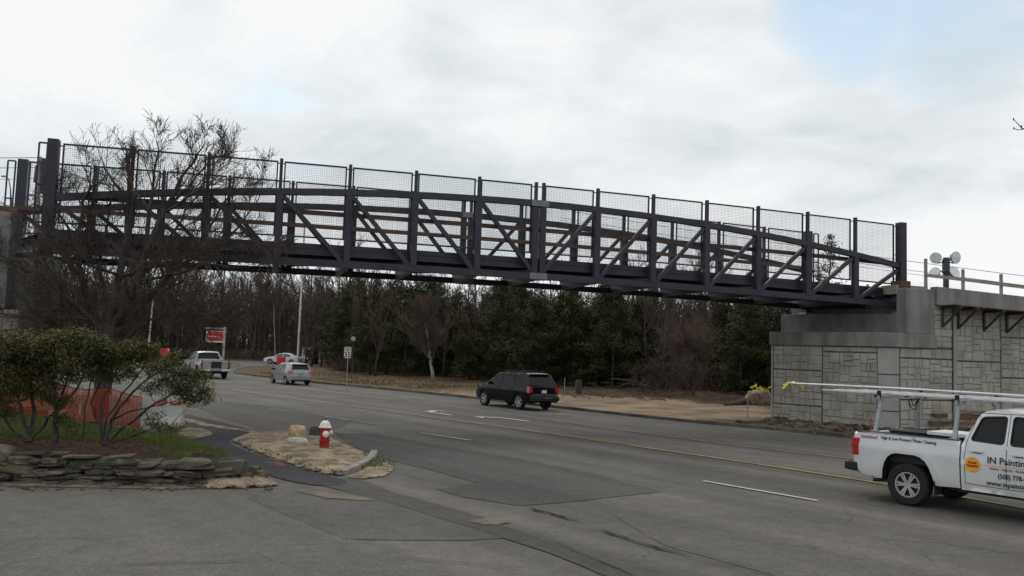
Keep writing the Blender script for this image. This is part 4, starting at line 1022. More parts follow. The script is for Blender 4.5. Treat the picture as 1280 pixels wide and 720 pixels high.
# pickups ------------------------------------------------------------
def make_pickup(name, label, loc, rz, paint, fx=3.645, bed_rim=1.27, roof=1.86, double=True, spokes=6, windows=None, r=.385, white=False):
    """origin on the ground under the rear axle; x forward"""
    root = thing(name, label, 'pickup truck', loc, rz); p = M[paint]
    hw = [(.3, .90), (.5, .985), (.62, 1.0), (.95, 1.01), (1.12, .985), (1.27, .965), (1.75, .765), (1.95, .70)]
    car = Car(root, p, hw, 0, 0, [(3.9, .95, .20), (-.7, -.4, .05)])
    xr = -1.06; cab = .955
    zb = .44
    AR = [Vector(q) for q in ((-.475, .44), (-.47, .60), (-.43, .74), (-.37, .85), (-.29, .915), (-.20, .94), (.14, .94), (.24, .915), (.33, .85), (.40, .74), (.455, .60), (.48, .44))]; A1 = AR; A2 = [q+Vector((fx, 0)) for q in AR]
    # bed side: outer panel with rolled rim
    bed = [(cab-.022, zb+.02), (cab-.022, bed_rim+.0), (xr+.03, bed_rim-.015), (xr, bed_rim-.05), (xr+.01, .52), (xr+.10, zb+.05)]
    outline = [Vector(q) for q in bed]+[Vector((-.56, zb))]+A1+[Vector((.6, zb))]
    body = MB()
    def crease(car_, x, z): return 0
    def flare(x, z):      # raised lip round the arch, shoulder line along the bed
        d = math.hypot(x, z-.42); k = .012*math.exp(-((d-.60)/.07)**2) if z > .42 else 0
        k += .014*math.exp(-((z-1.02)/.05)**2)*(1 if x < cab else .0)
        return k
    for mb, sd in car.side_panel('bed', outline, grid=.075):
        vs = [(x, y+sd*flare(x, z), z) for x, y, z in mb.v]; body.add(vs, mb.f)
    for sd in (1, -1):
        P = [Vector((x, bed_rim if x > xr+.05 else bed_rim-.015)) for x in [cab-.022-(cab-.022-xr-.03)*i/12 for i in range(13)]]
        vs = []; n = 4
        for q in P:
            w = car.W(q.x, q.y)
            for dy, dz in ((0, 0), (-.012, .008), (-.06, .010), (-.072, -.01), (-.074, -.30)): vs.append((q.x, sd*(w+dy), q.y+dz))
        body.add(vs, [(i*5+j, i*5+j+1, i*5+j+6, i*5+j+5) for i in range(12) for j in range(4)])
    body.build('bed_side', p, root, smooth=40, merge=True)
    # rail caps, liner
    mb = MB()
    for sd in (1, -1):
        mb.bar((xr+.05, sd*(.955-.045), bed_rim+.014), (cab-.05, sd*(.965-.045), bed_rim+.018), .085, .014)
    mb.build('rail_cap', M['plastic'], root, bevel=.004)
    mb = MB(); mb.box(((xr+cab)/2+.02, 0, .78), (cab-xr-.14, 1.70, .05)); mb.box((cab-.06, 0, 1.0), (.05, 1.72, .46))
    for sd in (1, -1): mb.box((0, sd*.70, .90), (.95, .26, .26)); mb.box(((xr+cab)/2+.02, sd*.862, 1.0), (cab-xr-.14, .02, .46))
    mb.build('bed_liner', M['plastic'], root)
    # tailgate
    mb = MB(); mb.box((xr+.055, 0, .90), (.07, 1.72, .70)); o = mb.build('tailgate', p, root, bevel=.025)
    for sd in (1, -1):
        w = car.W(xr+.1, 1)+.016
        mb = MB(); mb.box((xr+.055, sd*(w-.065), .99), (.145, .13, .34)); mb.build('tail_light', M['red_lens'], root, bevel=.02)
        mb = MB(); mb.box((xr-.018, sd*(w-.055), .99), (.012, .10, .05)); mb.box((xr+.06, sd*(w+.002), .99), (.10, .006, .014)); mb.build('light_divider', M['plastic'], root)
    # cab: side with window holes, skin over hood and roof
    top = [('paint', [(fx+.80, .62), (fx+.92, .70), (fx+.93, 1.02), (fx+.82, 1.14), (fx+.5, 1.19), (fx-.55, 1.24)]), ('windscreen', [(fx-.55, 1.24), (fx-1.36, roof-.12)]),
           ('paint', [(fx-1.36, roof-.12), (fx-1.55, roof-.05), (fx-2.0, roof+.0), (1.55, roof-.005), (1.30, roof-.035), (1.20, roof-.085)]), ('rear_window', [(1.20, roof-.085), (cab+.045, 1.32)]), ('paint', [(cab+.045, 1.32), (cab, 1.20), (cab, zb+.04)])]
    full = []
    for kind, pts in top: full += [Vector(q) for q in (pts if not full else pts[1:])]
    outline = full+[Vector((cab, zb))]+[Vector((2.4, zb-.01))]+A2[:]+[Vector((fx+.7, zb+.02))]
    if double: wins = [[(1.10, 1.31), (1.24, roof-.14), (1.64, roof-.105), (1.64, 1.285)], [(1.74, 1.28), (1.74, roof-.10), (fx-1.42, roof-.12), (fx-.95, 1.40), (fx-.72, 1.27)]]
    wins = [grooved(w, .06) for w in wins]
    cabm = MB()
    for mb, sd in car.side_panel('cab', outline, wins, grid=.1): cabm.add(mb.v, mb.f)
    for kind, pts in top:
        P = resample(pts, .1, closed=False)
        if kind == 'paint': car.strip(cabm, P, crown=.03, nv=11)
        else:
            car.strip(cabm, P, crown=.03, v0=-1, v1=-.84, nv=3); car.strip(cabm, P, crown=.03, v0=.84, v1=1, nv=3)
            g = MB(); car.strip(g, P, crown=.028, v0=-.85, v1=.85, nv=9); g.build(kind, M['glass'], root, smooth=60)
    cabm.build('cab', p, root, smooth=40, merge=True, bevel=.045)
    for w in wins:
        for mb, sd in car.side_panel('side_window', w, off=-.022): mb.build('side_window', M['glass'], root, smooth=60)
        ribbon(root, car, 'window_seal', [tuple(q) for q in w]+[tuple(w[0])], .022, M['plastic'], off=.002)
    # doors: seams and handles
    sx = 1.69
    for pts in ([(1.03, .56), (1.01, 1.0), (1.04, 1.27), (1.17, roof-.10), (1.24, roof-.07)], [(1.03, .56), (sx, .545), (2.85, .56)], [(sx, .545), (sx, roof-.06)], [(2.85, .56), (2.98, .9), (2.98, 1.22)], [(1.24, roof-.07), (fx-1.5, roof-.055)]):
        ribbon(root, car, 'door_seam', pts, .010, M['plastic'], off=.0025)
    for x in (1.12, 1.79):
        for sd in (1, -1):
            y = car.W(x, 1.13)
            mb = MB(); mb.box((x+.10, sd*(y+.026), 1.13), (.22, .022, .036)); mb.box((x+.015, sd*(y+.012), 1.13), (.03, .03, .03)); mb.box((x+.185, sd*(y+.012), 1.13), (.03, .03, .03))
            mb.build('door_handle', p if paint == 'white' else M['plastic'], root, bevel=.008)
            mb = MB(); mb.box((x+.10, sd*(y+.001), 1.12), (.13, .012, .055)); mb.build('handle_cup', M['plastic'], root, bevel=.004)
    mirror(root, 2.72, .97, 1.32, M['plastic'])
    # gap between cab and bed, frame, exhaust, step
    mb = MB(); mb.box((cab-.01, 0, .84), (.018, 1.86, .80)); mb.build('cab_gap', M['plastic'], root)
    mb = MB(); mb.box((fx/2-.1, 0, .50), (fx+1.6, 1.2, .22)); mb.box((-.35, 0, .60), (1.1, 1.5, .3)); mb.box((fx, 0, .7), (1.5, 1.45, .7)); mb.box((0, 0, .40), (.12, 1.4, .12))
    for sd in (1, -1): mb.box((2.0, sd*.80, .43), (2.3, .16, .09))
    mb.build('chassis', M['plastic'], root)
    for sd in (1, -1):
        mb = MB(); mb.box((xr-.10, sd*.68, .60), (.17, .62, .15)); mb.box((xr-.02, sd*.93, .60), (.22, .13, .17)); mb.build('rear_bumper', M['plastic'] if white else M['chrome'], root, bevel=.03)
    mb = MB(); mb.box((xr-.09, 0, .53), (.14, 1.5, .10)); mb.build('bumper_step', M['plastic'], root, bevel=.02)
    mb = MB(); mb.tube([(.0, -.62, .40), (-.55, -.72, .38), (-.72, -.86, .37)], .035, 8); mb.build('exhaust_pipe', M['iron'], root)
    for x in (0, fx):
        for sd in (1, -1): wheel(root, x, sd*.875, r, .26, sd, spokes=spokes, rr=.60)
    for cx in (0, fx):
        for sd in (1, -1):
            A_ = [q+Vector((cx, 0)) for q in AR]; mb = MB(); k = len(A_)
            mb.add([(q.x, sd*y_, q.y) for y_ in (.58, car.W(cx, .8)-.012) for q in A_], [(i, i+1, i+1+k, i+k) for i in range(k-1)]); mb.add([(q.x, sd*.58, q.y) for q in A_], [tuple(range(k))])
            mb.build('wheel_well', M['plastic'], root, fix=False)
    for sd in (1, -1):
        mb = MB(); mb.box((.49, sd*.86, .40), (.02, .26, .26)); mb.build('mud_flap', M['plastic'], root)
    mb = MB(); mb.box((fx+.93, 0, .52), (.12, 1.7, .22)); mb.build('front_bumper', M['chrome'], root, bevel=.04)
    mb = MB(); mb.box((fx+.93, 0, .88), (.05, 1.05, .34)); mb.build('grille', M['plastic'], root, bevel=.02)
    for sd in (1, -1):
        mb = MB(); mb.box((fx+.86, sd*.70, .92), (.10, .26, .24)); mb.build('headlight', M['clear_lens'], root, bevel=.03)
    return root, car
THW = -math.atan2(.777, .63)
wc = Vector((7.4, 15.7)); tN = Vector((.777, .63)); wc = wc+tN*.995
truck, tcar = make_pickup('pickup_truck', 'white pickup truck with company lettering and a ladder rack over its bed', (wc.x, wc.y, 0), THW, 'white', white=True)
# lettering on the right-hand side
def decal(name, items, m):
    mb = MB()
    for s_, size, x, z, w in items:
        y = -(tcar.W(x+.3, z)+.010); dzdy = (tcar.W(x+.3, z+.1)-tcar.W(x+.3, z-.1))/.2
        v = Vector((0, -dzdy, 1)).normalized()
        text_into(mb, s_, size, (x, y, z), (1, 0, 0), v, align='LEFT', width=w, bold=.0012 if size > .06 else .0)
    return mb.build(name, m, truck, fix=False)
for it in (('IN Painting', .16, 1.39, .955, .65), ('(508) 778-9', .115, 1.56, .715, .44), ('www.inpainting', .115, 1.375, .585, .68), ('Interior - Exterior - Residential', .05, 1.43, .855, .62)): decal('lettering', [it], M['ink'])
mb = MB()
for q in [(1.34, .925)]:
    x0, z0 = q; y = -(tcar.W(1.5, .93)+.008); mb.add([(1.34, y, .912), (2.05, y, .912), (2.05, y, .921), (1.34, y, .921)], [(0, 1, 2, 3)])
mb.build('lettering_rule', M['orange'], truck, fix=False)
mb = MB(); text_into(mb, 'High & Low Pressure Water Cleaning', .08, (-.50, -(tcar.W(-.2, 1.2)+.012), 1.175), Vector((1, 0, 0)), Vector((0, .19, 1)).normalized(), align='LEFT', width=1.02, bold=.0008)
mb.build('lettering', M['ink'], truck, fix=False)
mb = MB()
for k in range(9):      # red and black script mark, unreadable in the photo
    x = -.90+k*.038; mb.bar((x, -(tcar.W(x, 1.2)+.012), 1.175), (x+.026, -(tcar.W(x, 1.2)+.006), 1.175+(.05 if k in (0, 4, 8) else .032)), .012, .004, up=(0, 1, 0), mi=0 if k in (0, 1, 7, 8) else 1)
mb.bar((-.90, -(tcar.W(-.7, 1.17)+.011), 1.168), (-.57, -(tcar.W(-.6, 1.17)+.011), 1.172), .008, .003, up=(0, 1, 0))
mb.build('script_mark', [M['inkred'], M['ink']], truck, fix=False)
mb = MB(); cx, cz = 1.155, .90; y = -(tcar.W(cx, cz)+.008); ring = []
for k in range(48):
    a = 2*math.pi*k/48; rr_ = .135 if k % 2 else .118; ring.append((cx+rr_*math.cos(a), y, cz+rr_*math.sin(a)))
mb.add(ring+[(cx, y, cz)], [(k, (k+1) % 48, 48) for k in range(48)]); mb.build('sun_badge', M['orange'], truck, fix=False)
mb = MB(); text_into(mb, 'POWER', .05, (cx, y-.004, cz+.012), (1, 0, 0), (0, 0, 1), width=.15, bold=.001); mb.build('lettering', M['ink'], truck, fix=False); mb = MB(); text_into(mb, 'WASHING', .05, (cx, y-.004, cz-.042), (1, 0, 0), (0, 0, 1), width=.19, bold=.001)
mb.build('lettering', M['ink'], truck, fix=False)
# rack on the bed
rack = thing('ladder_rack', 'grey metal ladder rack with two crossbars standing on the white truck bed', 'ladder rack', (wc.x, wc.y, 0), THW)
for x, x2 in ((-.66, -.60), (.80, .84)):
    for sd in (1, -1):
        mb = MB(); mb.prism([(x-.045, sd*.90, 1.295), (x+.04, sd*.90, 1.295), (x2+.03, sd*.80, 1.93), (x2-.03, sd*.80, 1.93)], (0, -sd*.05, 0)); mb.build('upright', M['galv'], rack, bevel=.006)
        mb = MB(); mb.bar((x2, sd*.79, 1.86), (x2, sd*.60, 1.97), .05, .05, up=(1, 0, 0)); mb.build('brace', M['galv'], rack)
        mb = MB(); mb.box((x2, sd*.86, 2.01), (.07, .05, .14)); mb.box((x2-.05, sd*.86, 1.97), (.08, .06, .05)); mb.build('end_clamp', M['plastic'], rack, bevel=.008)
        mb = MB(); mb.box((x, sd*.89, 1.30), (.16, .09, .02)); mb.build('foot', M['galv'], rack)
    mb = MB(); mb.bar((x2, -.90, 1.955), (x2, .90, 1.955), .06, .05, up=(1, 0, 0)); mb.build('crossbar', M['galv'], rack)
mb = MB(); mb.tube([(-.35, -.2, 1.93), (-.32, -.2, 1.78), (-.22, -.2, 1.72), (-.18, -.22, 1.85), (-.12, -.2, 1.97)], .012, 5); mb.tube([(-.30, -.22, 1.95), (-.24, -.22, 1.80), (-.15, -.2, 1.95)], .012, 5)
mb.tube([(-.42, -.2, 1.96), (-.2, -.2, 2.03), (.0, -.2, 1.97)], .014, 5)
mb.build('tie_strap', M['plastic'], rack)
def ladder(label, x0, x1, y, z, w, rung=True, tilt=0.):
    r = thing('ladder', label, 'ladder', (wc.x, wc.y, 0), THW, 'ladders on the white truck rack')
    for sd in (1, -1):
        mb = MB(); mb.bar((x0, y+sd*w/2, z), (x1, y+sd*w/2, z+tilt), .025, .036); mb.build('stile', M['alu'], r, bevel=.004)
    mb = MB(); x = x0+.2
    while x < x1: 
        k = (x-x0)/(x1-x0); mb.tube([(x, y-w/2, z+tilt*k), (x, y+w/2, z+tilt*k)], .016, 6); x += .3
    mb.build('rung', M['alu'], r)
ladder('aluminium ladder on the near side of the truck rack', -1.9, 4.4, -.46, 2.022, .42, tilt=-.0)
ladder('aluminium ladder on the far side of the truck rack', -1.75, 4.6, .30, 2.022, .40)
mb = MB(); a, b = Vector((-3.05, -.15, 2.10)), Vector((4.3, -.12, 2.10))
mb.tube([a, a.lerp(b, .33)+Vector((0, 0, .02)), b], .022, 8); o = mb.build('painting_pole', M['alu'], smooth=40); o.location = (wc.x, wc.y, 0); o.rotation_euler = (0, 0, THW)
tag(o, 'long pale metal pole sticking far out behind the truck rack', 'pole')
mb = MB()
for k in range(9):
    a = Vector((-3.02+.02*rnd.random(), -.15, 2.10)) if k < 6 else Vector((-2.72, -.15, 2.10)); q = a+Vector((rnd.uniform(-.12, .12), rnd.uniform(-.08, .08), rnd.uniform(-.16, .16 if k < 3 else .02)))
    mb.bar(a, q, .045, .004, up=(rnd.random(), rnd.random(), .3))
o = mb.build('marker_ribbon', M['tape']); o.location = (wc.x, wc.y, 0); o.rotation_euler = (0, 0, THW); tag(o, 'yellow ribbon tied to the rear tip of the long pole', 'ribbon')
mb = MB(); mb.box((.42, .30, 1.27), (.95, .75, .07)); o = mb.build('white_panel', M['signwhite'], bevel=.01); o.location = (wc.x, wc.y, .03); o.rotation_euler = (0, 0, THW); tag(o, 'flat white panel lying across the truck bed behind the cab', 'panel')
mb = MB(); mb.box((-.45, .25, 1.12), (.7, .6, .30)); mb.box((-.45, .25, 1.275), (.74, .64, .03)); o = mb.build('tool_box', M['plastic'], bevel=.015); o.location = (wc.x, wc.y, .0); o.rotation_euler = (0, 0, THW); tag(o, 'black tool box sitting in the truck bed below the rack', 'box')

h_ = R(90)+R(33); d = Vector((math.cos(h_), math.sin(h_))); rt = Vector((d.y, -d.x)); c = G(280.3, 473.2).xy-rt*.9
silver, scar = make_pickup('pickup_truck', 'silver pickup truck driving away near the red hanging sign', (c.x, c.y, 0), h_, 'silver')
mb = MB(); mb.box((-1.052, -.05, .98), (.012, .70, .46)); mb.build('tailgate_panel', M['plastic'], silver, bevel=.01)

# ------------------------------------------------------------------ vegetation
def tree_skeleton(rg, H, trunk_r, levels=4, n0=5, spread=.75, first=.25, up=.12, wob=.12, ratio=.62, kids=(7, 6, 5, 4), top=True, lean=Vector((0, 0, 1)), min_r=.006, droop=0.):
    """list of (points, radii, level)"""
    out = []
    def grow(p, d, L_, r, lv):
        n = max(3, int(6-lv)); pts = [p.copy()]; rad = [r]; d = d.normalized()
        r1 = max(min_r, r*(.35 if lv else .3))
        for i in range(n):
            d = (d+Vector((rg.gauss(0, wob), rg.gauss(0, wob), rg.gauss(0, wob)+up*(1 if lv else .3)-droop*(lv == 1)))).normalized()
            p = p+d*(L_/n); pts.append(p.copy()); rad.append(r+(r1-r)*(i+1)/n)
        out.append((pts, rad, lv))
        if lv >= levels: return
        m = kids[min(lv, len(kids)-1)]; m = max(2, int(m*rg.uniform(.8, 1.25)))
        for k in range(m):
            t = (first if lv == 0 else .22)+(1-(first if lv == 0 else .22))*((k+rg.random())/m)
            f = t*n; i = min(n-1, int(f)); q = pts[i].lerp(pts[i+1], f-i); rr = rad[i]+(rad[i+1]-rad[i])*(f-i)
            dd = (pts[i+1]-pts[i]).normalized(); az = rg.uniform(0, 2*math.pi)
            s = dd.orthogonal().normalized(); s2 = dd.cross(s); side = s*math.cos(az)+s2*math.sin(az)
            a = rg.uniform(.5, 1.)*spread*(1.15 if lv == 0 else 1)
            nd = dd*math.cos(a)+side*math.sin(a)
            grow(q, nd, L_*ratio*rg.uniform(.65, 1.15)*(1-.35*t), max(min_r, rr*rg.uniform(.45, .68)), lv+1)
    grow(Vector((0, 0, 0)), lean, H, trunk_r, 0)
    return out
def skeleton_meshes(sk, cut=1, sides=(8, 6, 4, 3, 3)):
    a, b = MB(), MB()
    for pts, rad, lv in sk:
        (a if lv <= cut else b).tube(pts, rad, sides[min(lv, len(sides)-1)], cap=lv <= 1)
    return a, b
def bare_tree(name, label, cat, loc, rz, rg, H, r, trunk_m, twig_m, group=None, cut=1, **kw):
    root = thing(name, label, cat, loc, rz, group); a, b = skeleton_meshes(tree_skeleton(rg, H, r, **kw), cut)
    a.build('trunk', trunk_m, root, smooth=180, fix=False); b.build('crown', twig_m, root, smooth=180, fix=False)
    return root
def leaf_quads(mb, p, rg, n, spread, l, w, flat=.5):
    for _ in range(n):
        c = p+Vector((rg.gauss(0, spread), rg.gauss(0, spread), rg.gauss(0, spread*.7)))
        u = Vector((rg.gauss(0, 1), rg.gauss(0, 1), rg.gauss(0, flat))).normalized(); v = u.cross(Vector((rg.gauss(0, .5), rg.gauss(0, .5), 1))).normalized()
        L_ = l*rg.uniform(.6, 1.3); W_ = w*rg.uniform(.7, 1.2)
        mb.add([c-u*L_/2, c+v*W_/2, c+u*L_/2, c-v*W_/2], [(0, 1, 2, 3)])
def pine_meshes(rg, H, r, base=.22, wid=.34, dens=1.):
    t, nd = MB(), MB()
    pts = []; d = Vector((rg.uniform(-.04, .04), rg.uniform(-.04, .04), 1)); p = Vector((0, 0, 0)); n = 7; rad = []
    for i in range(n+1):
        pts.append(p.copy()); rad.append(r*(1-.9*i/n)); d = (d+Vector((rg.gauss(0, .03), rg.gauss(0, .03), .1))).normalized(); p = p+d*H/n
    t.tube(pts, rad, 6)
    z = base*H
    while z < H*.98:
        f = z/H*n; i = min(n-1, int(f)); q = pts[i].lerp(pts[i+1], f-i); k = (z/H-base)/(1-base)
        for _ in range(rg.randint(3, 5)):
            az = rg.uniform(0, 2*math.pi); L_ = H*wid*(1-k)**.75*(.35+.65*min(1, k*5+.35))*rg.uniform(.55, 1.15)+.25
            el = rg.uniform(-.1, .25)+.55*k
            dd = Vector((math.cos(az)*math.cos(el), math.sin(az)*math.cos(el), math.sin(el))); m = 4; bp = [q.copy()]; e = q.copy()
            for j in range(m):
                dd = (dd+Vector((rg.gauss(0, .10), rg.gauss(0, .10), .06))).normalized(); e = e+dd*L_/m; bp.append(e.copy())
            t.tube(bp, [max(.008, r*.22*(1-.8*j/m)*(1-.6*k)) for j in range(m+1)], 3, cap=False)
            cl = max(2, int(L_*5*dens))
            for j in range(cl):
                g = .35+.65*(j+rg.random())/cl; ff = g*m; ii = min(m-1, int(ff)); c = bp[ii].lerp(bp[ii+1], ff-ii)+Vector((rg.gauss(0, .12), rg.gauss(0, .12), rg.gauss(.05, .08)))
                leaf_quads(nd, c, rg, 9, .10+.03*L_, .26, .075, .7)
        z += H*rg.uniform(.022, .045)
    return t, nd
def pine_proto(rg, H, r, m, **kw):
    root = thing('pine_tree', 'proto', 'pine tree'); t, nd = pine_meshes(rg, H, r, **kw)
    t.build('trunk', M['bark'], root, smooth=180, fix=False); nd.build('crown', m, root, fix=False)
    return root
def vz(x, y): return .25 if True else 0

# --- woods across the road
rg = random.Random(21)
bares = []
for k in range(6):
    H = 9.5+k*.4
    bares.append(bare_tree('bare_tree', 'proto', 'bare tree', (0, 0, 0), 0, rg, H, .13+.012*k, M['greybark'], M['browntwig'], levels=3, kids=(20, 9, 7), first=.14, spread=.78, ratio=.40, up=.08, wob=.06, min_r=.013, cut=0))
pines = [pine_proto(rg, 8.0, .13, M['needle'] if k % 2 == 0 else M['needle2'], base=(.04, .08, .14, .05)[k], wid=(.42, .36, .46, .33)[k], dens=1.5) for k in range(4)]
used = set()
def put(protos, loc, sc, label, group, rg):
    i = rg.randrange(len(protos)); pr = protos[i]; rz = rg.uniform(0, 6.28); s_ = sc*rg.uniform(.9, 1.1)
    if pr.name not in used:
        used.add(pr.name); kids(pr); pr.location = loc; pr.rotation_euler = (0, 0, rz); pr.scale = (s_, s_, sc); pr['label'] = label; pr['group'] = group; return pr
    return dup(pr, loc, rz, (s_, s_, sc), label, group)
def gpt(px, depth, z=.2):      # ground point on the sight line of column px at a given distance
    d = ray(px, 440); return Vector((d[0]/d[1]*depth, depth, z))
LB = 'leafless brown grey tree standing in the bare woods beyond the road at left'
LP = 'dark green pine standing in the evergreen belt behind the sandy verge'
LC = 'leafless tree among the bare thicket between the evergreens and the abutment'
LR = 'dark evergreen in the clump close behind the abutment corner'
# bare wood at left
for k in range(74):
    px = rg.uniform(-80, 455); dep = rg.uniform(124, 150) if px < 385 else rg.uniform(92, 120)
    if px > 385 and dep < 105 and rg.random() < .4: dep += 15
    put(bares, gpt(px, dep), rg.uniform(1.15, 1.45) if px < 385 else rg.uniform(.9, 1.1), LB, 'bare trees of the left-hand woods', rg)
for px, dep, sc in ((316, 121, 1.2), (330, 123, 1.1), (247, 122, 1.25), (296, 122, 1.2), (425, 84, .95), (402, 92, .85), (452, 80, .8), (210, 124, 1.25), (160, 124, 1.25), (350, 124, 1.2), (382, 99, .9), (436, 76, .8)):
    put(bares, gpt(px, dep), sc, LB, 'bare trees of the left-hand woods', rg)
# evergreens
for px, dep, sc in [(402, 104, 1.1), (418, 98, 1.1), (428, 90, 1.0), (412, 112, 1.25), (438, 80, .95), (462, 72, .92), (478, 82, 1.05), (505, 70, .88), (520, 78, 1.02), (490, 74, .95), (560, 72, .9), (585, 66, .86), (600, 74, 1.0), (622, 64, .86), (640, 72, .98), (655, 62, .82), (676, 60, .86), (700, 62, .92), (690, 69, 1.02), (722, 60, .86), (742, 63, .93), (760, 58, .82), (775, 64, .95), (795, 60, .84), (812, 63, .84), (536, 84, 1.05), (572, 84, 1.08), (612, 84, 1.1), (655, 80, 1.08), (715, 76, 1.08), (758, 76, 1.05), (805, 74, .98), (630, 90, 1.2), (448, 92, 1.15), (500, 92, 1.12), (545, 74, .9), (612, 69, .9), (668, 66, .9)]:
    put(pines, gpt(px+rg.uniform(-9, 9), dep), sc*rg.uniform(.80, 1.16), LP, 'pines behind the verge', rg)
for px, dep, sc in [(905, 58, .80), (925, 54, .78), (945, 56, .82), (962, 53, .76), (985, 56, .8), (938, 62, .95), (975, 64, .95), (1010, 60, .9), (912, 66, .95)]:
    put(pines, gpt(px, dep), sc, LR, 'evergreens by the abutment', rg)
for px, dep, sc in [(822, 70, .8), (838, 64, .72), (850, 72, .8), (862, 66, .76), (876, 62, .70), (888, 70, .78), (900, 66, .74), (855, 80, .95), (880, 84, .98), (828, 84, .95), (905, 84, .95), (940, 80, .9), (845, 59, .62)]:
    put(bares, gpt(px, dep), sc, LC, 'bare trees of the right-hand thicket', rg)
LM = 'leafless grey brown tree growing up between the pines behind the verge'
for px, dep, sc in [(470, 68, .72), (497, 76, .85), (530, 72, .8), (556, 70, .78), (577, 80, .95), (598, 66, .72), (628, 76, .92), (648, 68, .8), (683, 66, .78), (708, 72, .88), (735, 68, .82), (768, 70, .85), (790, 68, .8), (812, 58, .62), (830, 57, .6), (890, 60, .66)]:
    put(bares, gpt(px, dep), sc, LM, 'bare trees among the pines', rg)
# wood farther back, reads as one mass
far = MB()
for k in range(1150):
    px = rg.uniform(-160, 1010) if k < 700 else rg.uniform(-160, 420); L0 = px < 410
    dep = rg.uniform(128, 190) if L0 else (rg.uniform(92, 135) if px < 815 else rg.uniform(80, 120))
    b = gpt(px, dep, 0); H = (rg.uniform(9.5, 14.5)*(dep/140)**.5 if L0 else rg.uniform(7., 10.8)*(dep/100)**.6); r = rg.uniform(.07, .17)
    far.tube([b, b+Vector((rg.uniform(-.5, .5), 0, H*.5)), b+Vector((rg.uniform(-1, 1), 0, H))], [r, r*.6, .03], 4, cap=False)
    for j in range(50):
        z = H*rg.uniform(.0, .97)**.9; a = rg.uniform(0, 6.28); L_ = rg.uniform(.8, 2.6)*(1.2-z/H); q = b+Vector((0, 0, z)); e = q+Vector((math.cos(a)*L_, math.sin(a)*L_*.5, L_*rg.uniform(.3, 1.1)))
        w = rg.uniform(.018, .042); far.tube([q, q.lerp(e, .5)+Vector((rg.gauss(0, .1), 0, rg.gauss(0, .1))), e], [w, w*.7, w*.4], 3, cap=False)
        for _ in range(3):
            f = q.lerp(e, rg.uniform(.2, 1)); far.tube([f, f+Vector((rg.gauss(0, .5), rg.gauss(0, .3), rg.uniform(.1, 1.)))], [w*.6, w*.3], 3, cap=False)
tag(far.build('far_woods', M['browntwig'], fix=False), kind='stuff')
un = MB()      # dark undergrowth at the foot of the trees
for k in range(5200):
    px = rg.uniform(380, 1000) if k > 1500 else rg.uniform(-60, 400)
    dep = (rg.uniform(66, 80) if px < 820 else rg.uniform(56, 70)) if px > 420 else rg.uniform(121, 128)
    if 420 < px < 640: dep += 10
    c = gpt(px, dep, .15); n = rg.randint(2, 4)
    for _ in range(n):
        e = c+Vector((rg.gauss(0, .5), rg.gauss(0, .3), rg.uniform(.3, 1.7)*(1.3 if px > 815 else .9))); un.tube([c, c.lerp(e, .6)+Vector((rg.gauss(0, .15), 0, 0)), e], [.03, .022, .014], 3, cap=False)
tag(un.build('undergrowth', M['redtwig'], fix=False), kind='stuff')

# named single trees
t = bare_tree('bare_tree', 'vase shaped leafless street tree on the verge in front of the pines', 'bare tree', G(541, 479, .15), 0, random.Random(5), 4.4, .13, M['pole'], M['redtwig'], levels=4, kids=(16, 8, 6, 4), first=.20, spread=.86, ratio=.66, up=.16, wob=.06, min_r=.012, cut=0)
t = bare_tree('thicket_shrub', 'wide reddish brown leafless shrub with a pale crooked stem by the sand', 'shrub', gpt(868, 50, .2), 0, random.Random(9), 2.9, .075, M['greybark'], M['redtwig'], levels=4, kids=(12, 8, 6, 4), first=.05, spread=1.0, ratio=.85, up=.10, wob=.16, min_r=.010, cut=0)
t = bare_tree('thicket_shrub', 'low tangled leafless shrub left of the crooked stemmed shrub', 'shrub', gpt(820, 51, .2), 1, random.Random(12), 1.7, .05, M['greybark'], M['redtwig'], levels=4, kids=(10, 7, 5, 4), first=.05, spread=1.1, ratio=.8, up=.06, wob=.2, min_r=.010, cut=0)
mb = MB(); mb.tube([gpt(866, 49, .15), gpt(866, 49, .9)+Vector((.15, 0, 0)), gpt(872, 49, 1.6)+Vector((.35, 0, 0)), gpt(880, 49, 2.1)+Vector((.5, 0, 0)), gpt(893, 49, 2.4)+Vector((.5, 0, 0))], [.065, .055, .045, .035, .015], 6)
tag(mb.build('crooked_stem', M['greybark'], smooth=180), 'pale crooked dead stem leaning over the edge of the thicket', 'dead stem')

